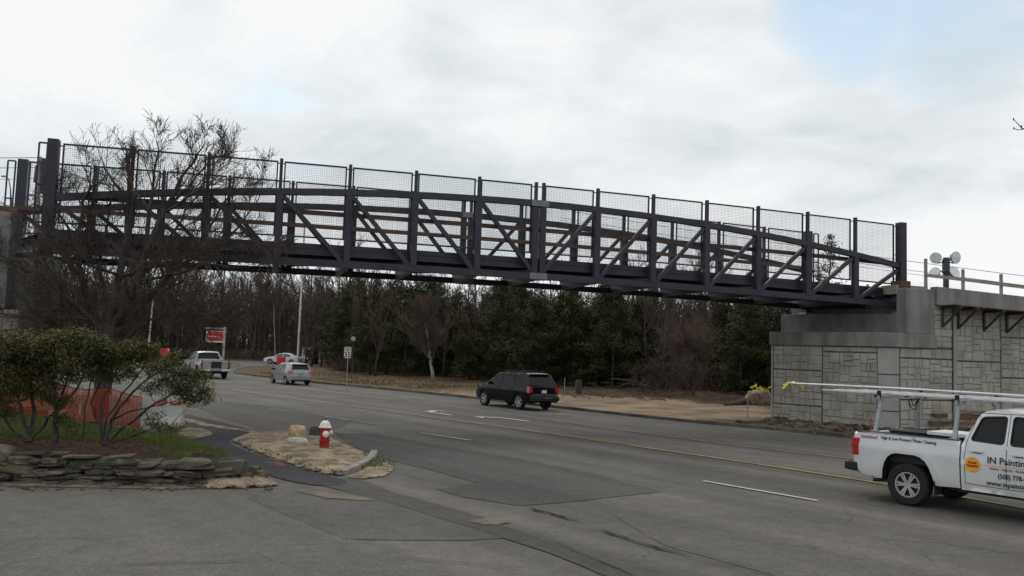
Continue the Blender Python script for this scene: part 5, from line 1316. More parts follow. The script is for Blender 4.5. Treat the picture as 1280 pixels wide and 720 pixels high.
# --- the big bare tree on the left bed
def big_tree():
    rg = random.Random(33); base = G(128, 522, .42)
    root = thing('bare_tree', 'large leafless tree with upswept branches growing from the lawn in front of the footbridge', 'bare tree', base)
    lead = []          # main scaffold limbs placed by hand (local coordinates), then twigs grown from them
    U = lambda px, py, Y: at(px, py if py > 260 else 260-(260-py)*.74, Y-23.2+base.y)-base
    trunk = [Vector((0, 0, -.2)), U(128, 490, 23.2), U(132, 450, 23.2), U(136, 425, 23.2), U(140, 408, 23.3)]
    limbs = [([trunk[4], U(143, 380, 23.3), U(150, 345, 23.4), U(158, 300, 23.5), U(163, 250, 23.5), U(160, 200, 23.4), U(157, 172, 23.4)], .155),
             ([trunk[4], U(155, 392, 23.1), U(172, 350, 22.8), U(185, 310, 22.6), U(206, 265, 22.5), U(222, 222, 22.4), U(240, 182, 22.4), U(258, 148, 22.3)], .15),
             ([trunk[3], U(120, 395, 23.5), U(103, 350, 23.8), U(97, 300, 24.), U(104, 250, 24.2), U(112, 222, 24.2), U(106, 190, 24.2)], .12),
             ([trunk[3], U(115, 400, 23.0), U(85, 372, 22.7), U(50, 345, 22.6), U(15, 330, 22.5), U(-20, 322, 22.5)], .10),
             ([trunk[3], U(160, 405, 23.3), U(190, 370, 23.5), U(222, 330, 23.7), U(250, 300, 23.8), U(278, 255, 23.9), U(306, 205, 24.)], .11),
             ([U(222, 330, 23.7), U(262, 312, 23.5), U(298, 285, 23.4), U(322, 245, 23.4), U(330, 205, 23.4)], .05), ([U(206, 265, 22.5), U(236, 225, 22.8), U(262, 180, 22.9), U(282, 150, 22.9)], .045),
             ([trunk[2], U(112, 425, 22.9), U(78, 408, 22.6), U(40, 398, 22.3), U(0, 393, 22.2), U(-30, 385, 22.2)], .085),
             ([U(160, 375, 23.), U(182, 362, 22.6), U(206, 366, 22.3), U(232, 380, 22.1), U(262, 397, 22.), U(290, 405, 22.)], .055),
             ([U(150, 345, 23.4), U(185, 335, 23.1), U(230, 322, 22.9), U(275, 312, 22.8), U(318, 308, 22.8), U(345, 300, 22.8)], .06),
             ([U(185, 310, 22.6), U(188, 260, 22.5), U(192, 215, 22.6), U(197, 170, 22.6), U(195, 146, 22.6)], .07),
             ([U(206, 265, 22.5), U(236, 240, 22.2), U(262, 218, 22.1), U(285, 190, 22.)], .05),
             ([U(103, 350, 23.8), U(78, 318, 24.1), U(62, 280, 24.3), U(58, 245, 24.4), U(66, 215, 24.4)], .06),
             ([U(163, 250, 23.5), U(140, 215, 23.7), U(128, 185, 23.8), U(122, 160, 23.8)], .05),
             ([U(120, 395, 23.5), U(92, 385, 23.0), U(70, 350, 22.9), U(42, 300, 22.9), U(28, 282, 22.9)], .055),
             ([U(172, 350, 22.8), U(215, 345, 22.3), U(255, 330, 22.1), U(300, 335, 22.), U(330, 330, 22.)], .045),
             ([trunk[3], U(108, 415, 23.6), U(70, 395, 24), U(35, 372, 24.2), U(-5, 360, 24.3)], .06), ([trunk[2], U(150, 432, 22.8), U(178, 405, 22.5), U(210, 395, 22.4), U(240, 402, 22.4)], .05),
             ([U(97, 300, 24.), U(75, 270, 24.2), U(50, 255, 24.3), U(20, 260, 24.3)], .045), ([trunk[4], U(132, 370, 24), U(125, 330, 24.4), U(132, 285, 24.6), U(140, 240, 24.7), U(143, 205, 24.7)], .08),
             ([U(155, 392, 23.1), U(182, 340, 24), U(215, 290, 24.4), U(240, 250, 24.6), U(268, 215, 24.8)], .07), ([U(150, 345, 23.4), U(120, 335, 22.6), U(85, 325, 22.2), U(50, 322, 22.)], .045)]
    a, b = MB(), MB()
    a.tube(trunk, [.30, .235, .22, .22, .20], 10)
    def sub(p, d, L_, r, lv):
        n = 4; pts = [p.copy()]; rad = [r]; d = d.normalized(); wv = (.07, .08, .09)[min(lv, 2)]
        for i in range(n):
            d = (d+Vector((rg.gauss(0, wv), rg.gauss(0, wv), rg.gauss(.06, wv)))).normalized(); p = p+d*L_/n; pts.append(p.copy()); rad.append(max(.005, r*(1-.75*(i+1)/n)))
        b.tube(pts, rad, 4 if lv == 0 else 3, cap=False)
        if lv < 3:
            m = (7, 5, 3)[lv]
            for k in range(m):
                t = .2+.8*(k+rg.random())/m; f = t*n; i = min(n-1, int(f)); q = pts[i].lerp(pts[i+1], f-i); rr = rad[i]
                dd = (pts[i+1]-pts[i]).normalized(); az = rg.uniform(0, 6.28); s = dd.orthogonal().normalized(); s2 = dd.cross(s)
                an = rg.uniform(.35, .85); sub(q, dd*math.cos(an)+(s*math.cos(az)+s2*math.sin(az))*math.sin(an), L_*rg.uniform(.40, .68), max(.0045, rr*.6), lv+1)
    for pts, r in limbs:
        P = [Vector(q) for q in pts]; fine_ = [P[0]]
        for i in range(len(P)-1):
            for j in range(1, 4):
                t = j/3; p0_, p1_, p2_, p3_ = P[max(i-1, 0)], P[i], P[i+1], P[min(i+2, len(P)-1)]
                fine_.append(.5*((2*p1_)+(p2_-p0_)*t+(2*p0_-5*p1_+4*p2_-p3_)*t*t+(3*p1_-p0_-3*p2_+p3_)*t**3)+Vector((rg.gauss(0, .02), rg.gauss(0, .02), rg.gauss(0, .02))))
        k = len(fine_); rad = [max(.008, r*(1-.93*i/(k-1))) for i in range(k)]; a.tube(fine_, rad, 7, cap=False)
        tot = sum((fine_[i+1]-fine_[i]).length for i in range(k-1)); m = int(tot*(6.5 if P[-1].z < 4.6 else 3.4))
        for q in range(m):
            t = .16+.84*(q+rg.random())/m; f = t*(k-1); i = min(k-2, int(f)); p = fine_[i].lerp(fine_[i+1], f-i)
            dd = (fine_[i+1]-fine_[i]).normalized(); az = rg.uniform(0, 6.28); s = dd.orthogonal().normalized(); s2 = dd.cross(s); an = rg.uniform(.4, 1.0)
            sub(p, dd*math.cos(an)+(s*math.cos(az)+s2*math.sin(az))*math.sin(an)+Vector((0, 0, .12)), rg.uniform(.7, 1.4)*(1.2-.72*t), max(.007, rad[i]*.5 if rad[i] < .06 else .026), rg.choice((0, 1, 1)))
    a.build('trunk', M['bark'], root, smooth=180, fix=False); b.build('crown', M['twig'], root, smooth=180, fix=False)
big_tree()

# --- planted bed with stone wall, grass and shrubs
bedp = [Vector(q) for q in ((-16, 15.35), (-10, 15.25), (-7.6, 15.2), (-6.2, 15.25), (-5.3, 15.6), (-5.05, 16.2), (-5.5, 17.4), (-6.6, 18.9), (-7.5, 20.6), (-8.3, 22.0), (-9.2, 22.7), (-13, 22.4), (-18, 21.7), (-26, 21), (-26, 15.5))]
ZBK = lambda x: min(.85, max(.12, .14+.125*(-9.2-x)))
def BEDH(v):
    t = min(1, max(0, (v.y-16.5)/5.5)); f = .44+.10*min(1, max(0, (v.y-15.3)/2.0))-.16*min(1, max(0, (v.x+7.2)/2.0))
    return f*(1-t)+ZBK(v.x)*t
M['bed'] = None
def bed():
    m = bpy.data.materials.new('bed_soil'); m.use_nodes = True; nt = m.node_tree; N = nt.nodes; L = nt.links; b = N['Principled BSDF']; b.inputs['Roughness'].default_value = .95; b.inputs['Specular IOR Level'].default_value = .1
    o, (V, vs) = mound('planted_bed', bedp, BEDH, m, 0., grid=.22, rough=.05, rim=.35, rounds=1, wob=.03, seed=3.)
    ca = o.data.color_attributes.new('zone', 'FLOAT_COLOR', 'POINT')
    for i, v in enumerate(vs):
        # mulch runs behind the stone wall, grass behind it and at the tip
        dm = v[1]-(15.3+1.75+.35*fbm(v[0], v[1], .7, 5)) if v[0] < -6.8 else v[1]-(15.9+.25*fbm(v[0], v[1], .9, 5))-max(0, (-6.2-v[0]))*.6
        ca.data[i].color = (1/(1+math.exp(-dm/.12)), 0, 0, 1)
    at_ = N.new('ShaderNodeVertexColor'); at_.layer_name = 'zone'; g = N.new('ShaderNodeNewGeometry')
    def nz(s, d):
        n = N.new('ShaderNodeTexNoise'); n.inputs['Scale'].default_value = s; n.inputs['Detail'].default_value = d; L.new(g.outputs['Position'], n.inputs['Vector']); return n.outputs['Fac']
    def two(f, a, c):
        r_ = N.new('ShaderNodeValToRGB'); e = r_.color_ramp.elements; e[0].position = .35; e[1].position = .65; e[0].color = (*a, 1); e[1].color = (*c, 1); L.new(f, r_.inputs[0]); return r_.outputs[0]
    x = N.new('ShaderNodeMix'); x.data_type = 'RGBA'; L.new(at_.outputs['Color'], x.inputs[0]); L.new(two(nz(14, 6), (.035, .024, .018), (.085, .055, .038)), x.inputs[6]); L.new(two(nz(3, 6), (.05, .06, .02), (.085, .105, .028)), x.inputs[7])
    L.new(x.outputs[2], b.inputs['Base Color'])
    bp = N.new('ShaderNodeBump'); bp.inputs['Strength'].default_value = .9; bp.inputs['Distance'].default_value = .04; L.new(nz(22, 6), bp.inputs['Height']); L.new(bp.outputs[0], b.inputs['Normal'])
    rg = random.Random(4); gm = MB(); k = 0
    ys = [v for v in vs]
    zone = [ca.data[i].color[0] for i in range(len(vs))]
    idx = [i for i in range(len(vs)) if zone[i] > .5 and vs[i][1] < 26 and vs[i][0] > -16]
    for i in idx:
        v = Vector(vs[i])
        for _ in range(34):
            c = v+Vector((rg.uniform(-.13, .13), rg.uniform(-.13, .13), -.01)); h = rg.uniform(.04, .10); a = rg.uniform(0, 6.28); w = .007; u = Vector((math.cos(a), math.sin(a), 0))*w
            gm.add([c-u, c+u, c+Vector((rg.gauss(0, .025), rg.gauss(0, .025), h))], [(0, 1, 2)])
    tag(gm.build('lawn_grass', M['grass'], fix=False), kind='stuff')
    lit = MB()       # fallen leaves and bark chips on the mulch
    for i in range(len(vs)):
        if zone[i] < .5 and vs[i][1] < 19 and vs[i][0] > -14:
            for _ in range(3): leaf_quads(lit, Vector(vs[i])+Vector((0, 0, .02)), rg, 1, .1, .07, .04, .3)
    tag(lit.build('fallen_leaves', M['mulch'], fix=False), kind='stuff')
bed()
def stone(rg, c, sx, sy, sz, rz, m, n=2, tilt=.08, rough=.13):
    bm = bmesh.new(); bmesh.ops.create_cube(bm, size=1); bmesh.ops.subdivide_edges(bm, edges=bm.edges[:], cuts=2, use_grid_fill=True)
    sd = rg.uniform(0, 100)
    for v in bm.verts:
        q = v.co.copy(); l = max(abs(q.x), abs(q.y), abs(q.z)); rnd_ = q.normalized()*.62
        q = q.lerp(rnd_, .28); nv = noise.noise_vector(q*2.3+Vector((sd, sd*.3, -sd))); q = q+nv*rough; v.co = Vector((q.x*sx, q.y*sy, q.z*sz))
    rot = Matrix.Rotation(rz, 3, 'Z') @ Matrix.Rotation(rg.uniform(-tilt, tilt), 3, 'Y') @ Matrix.Rotation(rg.uniform(-tilt, tilt), 3, 'X')
    c = Vector(c); vs = [rot @ v.co+c for v in bm.verts]; bm.verts.index_update(); fs = [tuple(v.index for v in f.verts) for f in bm.faces]; bm.free()
    m.add(vs, fs, 0 if rg.random() < .72 else 1)
def stone_wall():
    rg = random.Random(8); mb = MB()
    x = -14.5; line = lambda x: 15.08+.06*fbm(x, 0, .6, 3)+(0 if x < -6.4 else (x+6.4)*.30)
    top = lambda x: .50-.04*math.sin(x*1.7)-(max(0, x+6.6))*.13
    z = 0.
    rows = [0.0]
    while z < .46:
        h = rg.uniform(.05, .12); x = -14.5+rg.uniform(0, .4)
        while x < -5.35:
            w = rg.choice((rg.uniform(.15, .4), rg.uniform(.25, .75))); xm = x+w/2
            if z+h*.6 < top(xm)+.05:
                hh = h*rg.uniform(.6, 1.35)
                stone(rg, (xm, line(xm)+.10*z+rg.uniform(-.05, .05)+.1, z+hh/2+.005), w*1.04, rg.uniform(.26, .40), hh*1.1, rg.uniform(-.16, .16), mb, tilt=.13, rough=.17)
            x += w*1.0
        z += h*.93
    for k in range(60):      # ragged stones at the foot and filling behind
        x = rg.uniform(-14, -5.4); stone(rg, (x, line(x)-.10+rg.uniform(-.06, .04), .025), rg.uniform(.1, .35), rg.uniform(.1, .2), rg.uniform(.04, .09), rg.uniform(0, 3), mb, tilt=.2)
    o = mb.build('stone_wall', [M['slate'], M['slate2']], smooth=32, fix=False)
    tag(o, 'low dry stone wall of flat dark stones holding the planted bed', 'stone wall')
stone_wall()
rg = random.Random(77)
def loose(name, label, loc, sx, sy, sz, m, rz=0., group=None, rough=.16, cat='rock'):
    mb = MB(); bm = bmesh.new(); bmesh.ops.create_icosphere(bm, subdivisions=3, radius=.5); sd = rg.uniform(0, 50); rot = Matrix.Rotation(rz, 3, 'Z')
    if name != 'boulder':
        bm.free(); stone(rg, (0, 0, sz*.42), sx, sy, sz, rz, mb, tilt=.12, rough=rough)
    else:
        vs = []
        for v in bm.verts:
            q = v.co*1.0; l = max(abs(q.x), abs(q.y), abs(q.z)); q = q.lerp(q/l*.5, .45); o_ = Vector((sd, -sd, sd*.5))
            q = q*(1+rough*1.1*noise.noise(q*2.2+o_)+rough*.5*noise.noise(q*6+o_)); vs.append(rot @ Vector((q.x*sx, q.y*sy, q.z*sz))+Vector((0, 0, sz*.42)))
        bm.verts.index_update(); mb.add(vs, [tuple(v.index for v in f.verts) for f in bm.faces]); bm.free()
    mb.m = [0]*len(mb.f); o = mb.build(name, m, smooth=38, fix=False); o.location = loc
    return tag(o, label, cat, group)
loose('boulder', 'rounded olive grey boulder on top of the stone wall at the picture edge', at(-9, 579, 15.2), .75, .5, .36, M['slate2'])
loose('wall_stone', 'thick dark slab ending the stone wall beside the grass tip', G(262, 600, .05)+Vector((0, .25, .18)), .80, .4, .26, M['slate'])
loose('wall_stone', 'squarish dark stone topping the right end of the wall by the path', G(284, 586, .3)+Vector((.02, .2, -.08)), .46, .32, .22, M['slate'])
loose('wall_stone', 'flat tilted stone lying at the foot of the wall on the sand', G(288, 606, .0)+Vector((0, .05, 0)), .46, .3, .16, M['slate'], .3)
for k, (px, py, a, l) in enumerate(((297, 594, .34, 'small brown stone on the sand nearest the end of the wall'), (306, 600, .26, 'small dark stone half buried in the sand beyond the wall'), (318, 590, .26, 'small pale stone standing by the black path'), (326, 597, .28, 'small flat stone at the outer edge of the sand heap'))):
    loose('loose_stone', l, G(px, py, .06), a, a*.7, a*.5, M['slate'] if k % 3 else M['slate2'], k*.8, 'loose stones at the end of the wall')
loose('boulder', 'upright tan rock standing behind the white stone on the sand', G(371, 551, .06), .46, .34, .46, M['sandstone'], .2)
loose('boulder', 'low flat white stone lying in front of the tan rock', G(372, 556, .10), .52, .26, .20, M['grayrock'], -.12)
loose('boulder', 'dark jagged rock just behind the red hydrant', G(397, 548, .02), .50, .34, .34, M['darkrock'], .5, rough=.25)

def shrub(label, base, stems, canopy, n_leaf, seed, leafm='leaf'):
    """stems: list of polylines (world) ; canopy: list of (centre, radius) leaf masses"""
    rg = random.Random(seed); base = Vector(base); root = thing('evergreen_shrub', label, 'shrub', base)
    st, br, lf = MB(), MB(), MB(); tips = []
    for pts, r in stems:
        P = [Vector(p)-base for p in pts]; Q = [P[0]]
        for i in range(len(P)-1):
            for j in range(1, 4): Q.append(P[i].lerp(P[i+1], j/3)+Vector((rg.gauss(0, .02), rg.gauss(0, .02), rg.gauss(0, .015))))
        k = len(Q); st.tube(Q, [max(.009, r*(1-.7*i/(k-1))) for i in range(k)], 6, cap=False)
        tips += Q[k//3:]
    for c, rad in canopy:
        c = Vector(c)-base; m = max(8, int(n_leaf*rad*rad*12.5))
        for _ in range(m):
            d = Vector((rg.gauss(0, 1), rg.gauss(0, 1), rg.gauss(0, 1))).normalized()*rad*rg.random()**.45; d.z *= .62; p = c+d
            tp = min(tips, key=lambda t_: (t_-p).length+max(0, t_.z-p.z)*2)
            if rg.random() < .25: br.tube([tp, tp.lerp(p, .5)+Vector((rg.gauss(0, .03), rg.gauss(0, .03), -.03)), p], [.009, .006, .003], 3, cap=False)
            leaf_quads(lf, p, rg, 19, .065, .085, .021, .9)
    st.build('stem', M['bark'], root, smooth=180, fix=False); br.build('twigs', M['bark'], root, fix=False); lf.build('crown', M[leafm], root, fix=False)
def S(px, py, Y): return at(px, py, Y)
ZB = .5
b1 = G(38, 552, ZB); Y1 = b1.y
shrub('leftmost evergreen shrub with twisted stems and a broad leafy top by the stone wall', b1,
      [([b1, S(30, 520, Y1), S(20, 490, Y1-.2), S(2, 455, Y1-.3)], .05), ([b1, S(42, 515, Y1+.2), S(38, 475, Y1+.4), S(30, 440, Y1+.4)], .05), ([b1, S(55, 530, Y1), S(75, 510, Y1-.2), S(62, 475, Y1-.3), S(55, 445, Y1-.3)], .04), ([b1, S(15, 535, Y1+.3), S(-15, 500, Y1+.4), S(-30, 450, Y1+.4)], .04)],
      [(S(-15, 450, Y1+.1), .62), (S(18, 438, Y1), .62), (S(30, 455, Y1+.4), .5), (S(48, 436, Y1-.1), .55), (S(5, 475, Y1-.3), .42), (S(55, 462, Y1), .36), (S(-40, 470, Y1), .6), (S(20, 488, Y1-.3), .28), (S(-5, 500, Y1-.1), .3), (S(0, 425, Y1+.3), .4), (S(35, 425, Y1+.2), .36), (S(-10, 482, Y1+.3), .42), (S(28, 478, Y1+.3), .36), (S(45, 492, Y1), .24), (S(8, 515, Y1), .2), (S(70, 500, Y1-.2), .16), (S(88, 532, Y1-.2), .13)], 42, 1)
b2 = G(67, 554, ZB); Y2 = b2.y
shrub('middle evergreen shrub with one straight stem splitting under a dense top', b2,
      [([b2, S(70, 530, Y2), S(72, 505, Y2), S(66, 475, Y2+.1), S(75, 445, Y2)], .06), ([S(70, 515, Y2), S(90, 495, Y2-.2), S(108, 465, Y2-.2), S(125, 440, Y2-.2)], .035), ([S(71, 510, Y2), S(82, 480, Y2+.3), S(95, 445, Y2+.3)], .035), ([S(104, 548, Y2), S(106, 510, Y2), S(112, 475, Y2), S(118, 445, Y2)], .022)],
      [(S(72, 436, Y2), .5), (S(98, 432, Y2), .52), (S(120, 438, Y2-.1), .42), (S(85, 452, Y2-.3), .40), (S(65, 455, Y2+.3), .36), (S(112, 455, Y2+.2), .34), (S(82, 424, Y2+.2), .40), (S(78, 522, Y2-.15), .20), (S(133, 445, Y2+.1), .34), (S(58, 500, Y2), .2), (S(110, 423, Y2), .34), (S(92, 470, Y2), .28), (S(120, 470, Y2), .24), (S(62, 480, Y2), .26), (S(85, 500, Y2-.2), .15), (S(90, 540, Y2-.2), .15)], 42, 2)
b3 = G(130, 555, ZB); Y3 = b3.y
shrub('rightmost evergreen shrub with many thin stems sprawling over the grass towards the barrier', b3,
      [([b3, S(124, 530, Y3), S(128, 505, Y3), S(140, 478, Y3), S(152, 450, Y3)], .04), ([b3, S(140, 525, Y3), S(158, 500, Y3-.2), S(180, 478, Y3-.3), S(205, 462, Y3-.3)], .04), ([b3, S(150, 540, Y3), S(175, 520, Y3-.1), S(205, 498, Y3-.2), S(235, 478, Y3-.3), S(255, 470, Y3-.3)], .035), ([b3, S(135, 520, Y3+.2), S(165, 480, Y3+.3), S(185, 450, Y3+.3)], .03), ([S(140, 525, Y3), S(170, 512, Y3), S(200, 505, Y3), S(226, 498, Y3)], .02), ([S(124, 530, Y3), S(115, 505, Y3), S(122, 480, Y3+.1), S(135, 455, Y3)], .025), ([b3, S(160, 548, Y3-.2), S(190, 535, Y3-.3), S(215, 533, Y3-.3)], .02)],
      [(S(150, 444, Y3), .42), (S(176, 444, Y3+.2), .40), (S(165, 438, Y3-.2), .34), (S(198, 458, Y3-.2), .30), (S(222, 468, Y3-.2), .34), (S(245, 480, Y3-.3), .30), (S(256, 495, Y3-.3), .22), (S(238, 500, Y3-.3), .20), (S(132, 452, Y3+.1), .30), (S(208, 478, Y3), .22), (S(215, 448, Y3), .24), (S(192, 522, Y3-.3), .17), (S(205, 533, Y3-.3), .15), (S(218, 536, Y3-.3), .13), (S(170, 540, Y3-.3), .13), (S(186, 436, Y3), .26), (S(160, 465, Y3), .26), (S(190, 485, Y3-.2), .2), (S(225, 488, Y3-.2), .26), (S(140, 470, Y3+.2), .22), (S(248, 468, Y3-.2), .2)], 40, 3)
# grass tufts and weeds on the sand
wd = MB(); rg = random.Random(15)
for px, py, n, sp_, h in [(345, 551, 60, .22, .07), (327, 552, 30, .15, .05), (470, 582, 130, .20, .12), (474, 578, 70, .12, .13), (447, 575, 60, .22, .06), (440, 581, 60, .25, .06), (428, 568, 40, .25, .06), (394, 561, 40, .15, .06), (415, 561, 60, .20, .09), (300, 556, 25, .2, .04), (380, 575, 20, .3, .04), (455, 590, 30, .2, .04), (360, 566, 20, .3, .04)]:
    c0 = G(px, py, .10 if py < 572 else .03)
    for _ in range(n):
        c = c0+Vector((rg.gauss(0, sp_), rg.gauss(0, sp_), 0)); u = Vector((rg.gauss(0, 1), rg.gauss(0, 1), 0)).normalized()*.009
        wd.add([c-u, c+u, c+Vector((rg.gauss(0, .04), rg.gauss(0, .04), h*rg.uniform(.4, 1.3)))], [(0, 1, 2)])
tag(wd.build('weeds', M['grass'], fix=False), kind='stuff')
deb = MB()       # pebbles and clods on the sand
for k in range(520):
    if k < 330:
        px, py = rg.uniform(290, 480), rg.uniform(546, 598)
        z = .09
        if not inside(G(px, py).xy, [q.xy for q in island]): continue
    else: px, py, z = rg.uniform(0, 345), rg.uniform(602, 613), .02
    c = G(px, py, z); s_ = rg.uniform(.012, .045)
    deb.box(c, (s_*1.4, s_, s_*.8), Matrix.Rotation(rg.uniform(0, 3), 3, 'Z'))
tag(deb.build('pebbles', M['slate2'], fix=False), kind='stuff')
rub = MB(); rg = random.Random(31)
for k in range(700):
    t = rg.random(); p = WL.lerp(CORN, t) if k % 2 else CORN+BAX*rg.uniform(0, 6); n_ = WN if k % 2 else RN
    o_ = abs(rg.gauss(0, 1.1)); c = p+n_*(o_+.05); s_ = rg.choice((.03, .04, .06, .10, .16))*rg.uniform(.7, 1.3)
    c.z = .12+.10*math.exp(-o_/.6)
    stone(rg, c, s_*1.5, s_*1.2, s_, rg.uniform(0, 3), rub, tilt=.4) if s_ > .05 else rub.box(c, (s_*1.5, s_, s_), Matrix.Rotation(rg.uniform(0, 3), 3, 'Z'))
tag(rub.build('rubble', [M['slate2'], M['mulch']], fix=False), kind='stuff')
twg = MB()
for k in range(420):
    px = rg.uniform(700, 965); c = gpt(px, rg.uniform(43, 56), .30); a = rg.uniform(0, 6.28); L_ = rg.uniform(.3, 1.4); e = c+Vector((math.cos(a)*L_, math.sin(a)*L_, rg.uniform(-.02, .35)*L_))
    twg.tube([c, c.lerp(e, .5)+Vector((0, 0, rg.uniform(0, .12))), e], [.018, .014, .008], 3, cap=False)
tag(twg.build('fallen_twigs', M['redtwig'], fix=False), kind='stuff')
dg = MB()        # dry grass tufts along the far verge
for k in range(4200):
    i = rg.uniform(8.3, len(CURB)-1.01); a = CURB[int(i)].lerp(CURB[int(i)+1], i-int(i)); d_ = Vector((.777, .63))
    o_ = rg.uniform(.3, 1.0)**2*14; 
    if i < 8.2 and o_ < 6.5: o_ = 7+rg.random()*6
    p = a+d_*o_; c = Vector((p.x, p.y, .10+min(o_, 25)*.012)); u = Vector((rg.gauss(0, 1), rg.gauss(0, 1), 0)).normalized()*.04
    dg.add([c-u, c+u, c+Vector((rg.gauss(0, .08), rg.gauss(0, .08), rg.uniform(.04, .13)))], [(0, 1, 2)])
tag(dg.build('dry_grass', M['dry'], fix=False), kind='stuff')

# ------------------------------------------------------------------ street furniture and site things
def hydrant():
    c = G(405, 563, .08); r = thing('fire_hydrant', 'red fire hydrant with white bonnet and caps on the sand island', 'hydrant', c, R(20)); r.scale = (.93, .93, .92)
    mb = MB(); mb.lathe([(.16, 0), (.16, .03), (.125, .035), (.125, .24), (.15, .245), (.15, .275), (.122, .28), (.118, .56), (.135, .565), (.135, .60), (.10, .61)], n=20); mb.build('barrel', M['hydred'], r, smooth=35)
    mb = MB(); mb.lathe([(.165, .59), (.165, .615), (.14, .63), (.128, .69), (.095, .745), (.05, .775), (.03, .78)], n=20); mb.build('bonnet', M['hydwhite'], r, smooth=35)
    mb = MB(); mb.lathe([(.032, .775), (.032, .81), (.02, .83)], n=5); mb.build('operating_nut', M['iron'], r)
    mb = MB(); mb.lathe([(.07, .10), (.07, .17), (.085, .17), (.085, .20), (.055, .21), (.03, .235)], (0, 0, .44), 'y', 14, rot=Matrix.Rotation(math.pi, 3, 'Z')); mb.build('pumper_cap', M['hydwhite'], r, smooth=35)
    for sd in (1,):
        mb = MB(); mb.lathe([(.05, .10*sd), (.05, .15*sd), (.062, .15*sd), (.062, .185*sd), (.03, .20*sd)], (0, 0, .46), 'x', 12); mb.build('hose_cap', M['hydwhite'], r, smooth=35)
    mb = MB()
    for k in range(8): a = 2*math.pi*k/8; mb.box((.138*math.cos(a), .138*math.sin(a), .26), (.02, .02, .045))
    mb.build('flange_bolts', M['iron'], r)
    mb = MB(); mb.tube([(.12, -.10, .43), (.20, -.14, .22), (.25, -.22, .06), (.34, -.30, .02)], .008, 4); mb.build('chain', M['galv'], r)
hydrant()
def jersey(loc, rz, label, L_=3.0):
    r = thing('concrete_barrier', label, 'barrier', loc, rz, 'concrete barriers behind the lawn')
    prof = [(-.30, 0), (-.30, .08), (-.17, .30), (-.085, .80), (.085, .80), (.17, .30), (.30, .08), (.30, 0)]
    mb = MB(); mb.prism([(-L_/2, y, z) for y, z in prof], (L_, 0, 0)); mb.build('body', M['conc3'], r, bevel=.012)
    mb = MB(); mb.box((-L_/4, .297, .05), (.3, .02, .07)); mb.box((L_/4, .297, .05), (.3, .02, .07)); mb.build('lifting_slot', M['joint'], r)
bs, be = Vector((-9.0, 23.5)), Vector((-18.6, 22.1)); bd = (be-bs).normalized(); brz = math.atan2(bd.y, bd.x)
for k, l in enumerate(('pale concrete barrier at the right end of the row by the black path', 'second concrete barrier from the path wrapped in orange mesh', 'third concrete barrier from the path behind the shrubs', 'farthest concrete barrier of the row at the left')):
    p = bs+bd*(1.5+3.06*k); jersey((p.x, p.y, ZBK(p.x)-.06), brz, l)
def safety_fence():
    r = thing('safety_fence', 'orange plastic mesh fence strung along the concrete barriers', 'fence', (bs.x, bs.y, .13), brz)
    def net(name, x0, x1, y, z0, z1, sag):
        mb = MB(); n = int((x1-x0)/.11); f = lambda x, t: Vector((x, y+.05*fbm(x, t*2, 1.3, 2), (z0+.118*max(0, x-.3)+(z1-z0)*t)-sag*math.sin(min(1, max(0, (x % 1.8)/1.8))*math.pi)*t+.03*fbm(x, t, .9, 6)))
        m = 20
        for i in range(n+1):
            x = x0+(x1-x0)*i/n; mb.tube([f(x, t/3) for t in range(4)], .009, 3, cap=False)
        for j in range(m+1):
            mb.tube([f(x0+(x1-x0)*i/n, j/m) for i in range(n+1)], .0145 if j not in (0, m) else .022, 3, cap=False)
        mb.build(name, M['safety'], r, fix=False)
    net('mesh', 1.0, 11., .42, .0, .92, .10)
    for k in range(7): mb = MB(); mb.bar((1.05+1.5*k, .39, .1*k), (1.05+1.5*k, .39, 1.0+.17*k), .045, .045, up=(1, 0, 0)); mb.build('post', M['timber'], r)
safety_fence()
mb = MB()
rg = random.Random(41)
for k in range(60):
    x = .05+abs(rg.gauss(0, .5)) if k < 44 else rg.uniform(.2, 2.2); c = Vector((x, rg.gauss(.02, .07), .80+.06*rg.random()))
    mb.bar(c, c+Vector((rg.uniform(-.25, .25), rg.uniform(-.12, .12), rg.uniform(-.02, .13))), rg.uniform(.05, .14), .02, up=(rg.random(), rg.random(), 1))
o = mb.build('orange_netting', M['safety']); o.location = (bs.x, bs.y, .02); o.rotation_euler = (0, 0, brz); tag(o, 'bundle of bright orange netting lying on top of the right end barrier', 'netting')

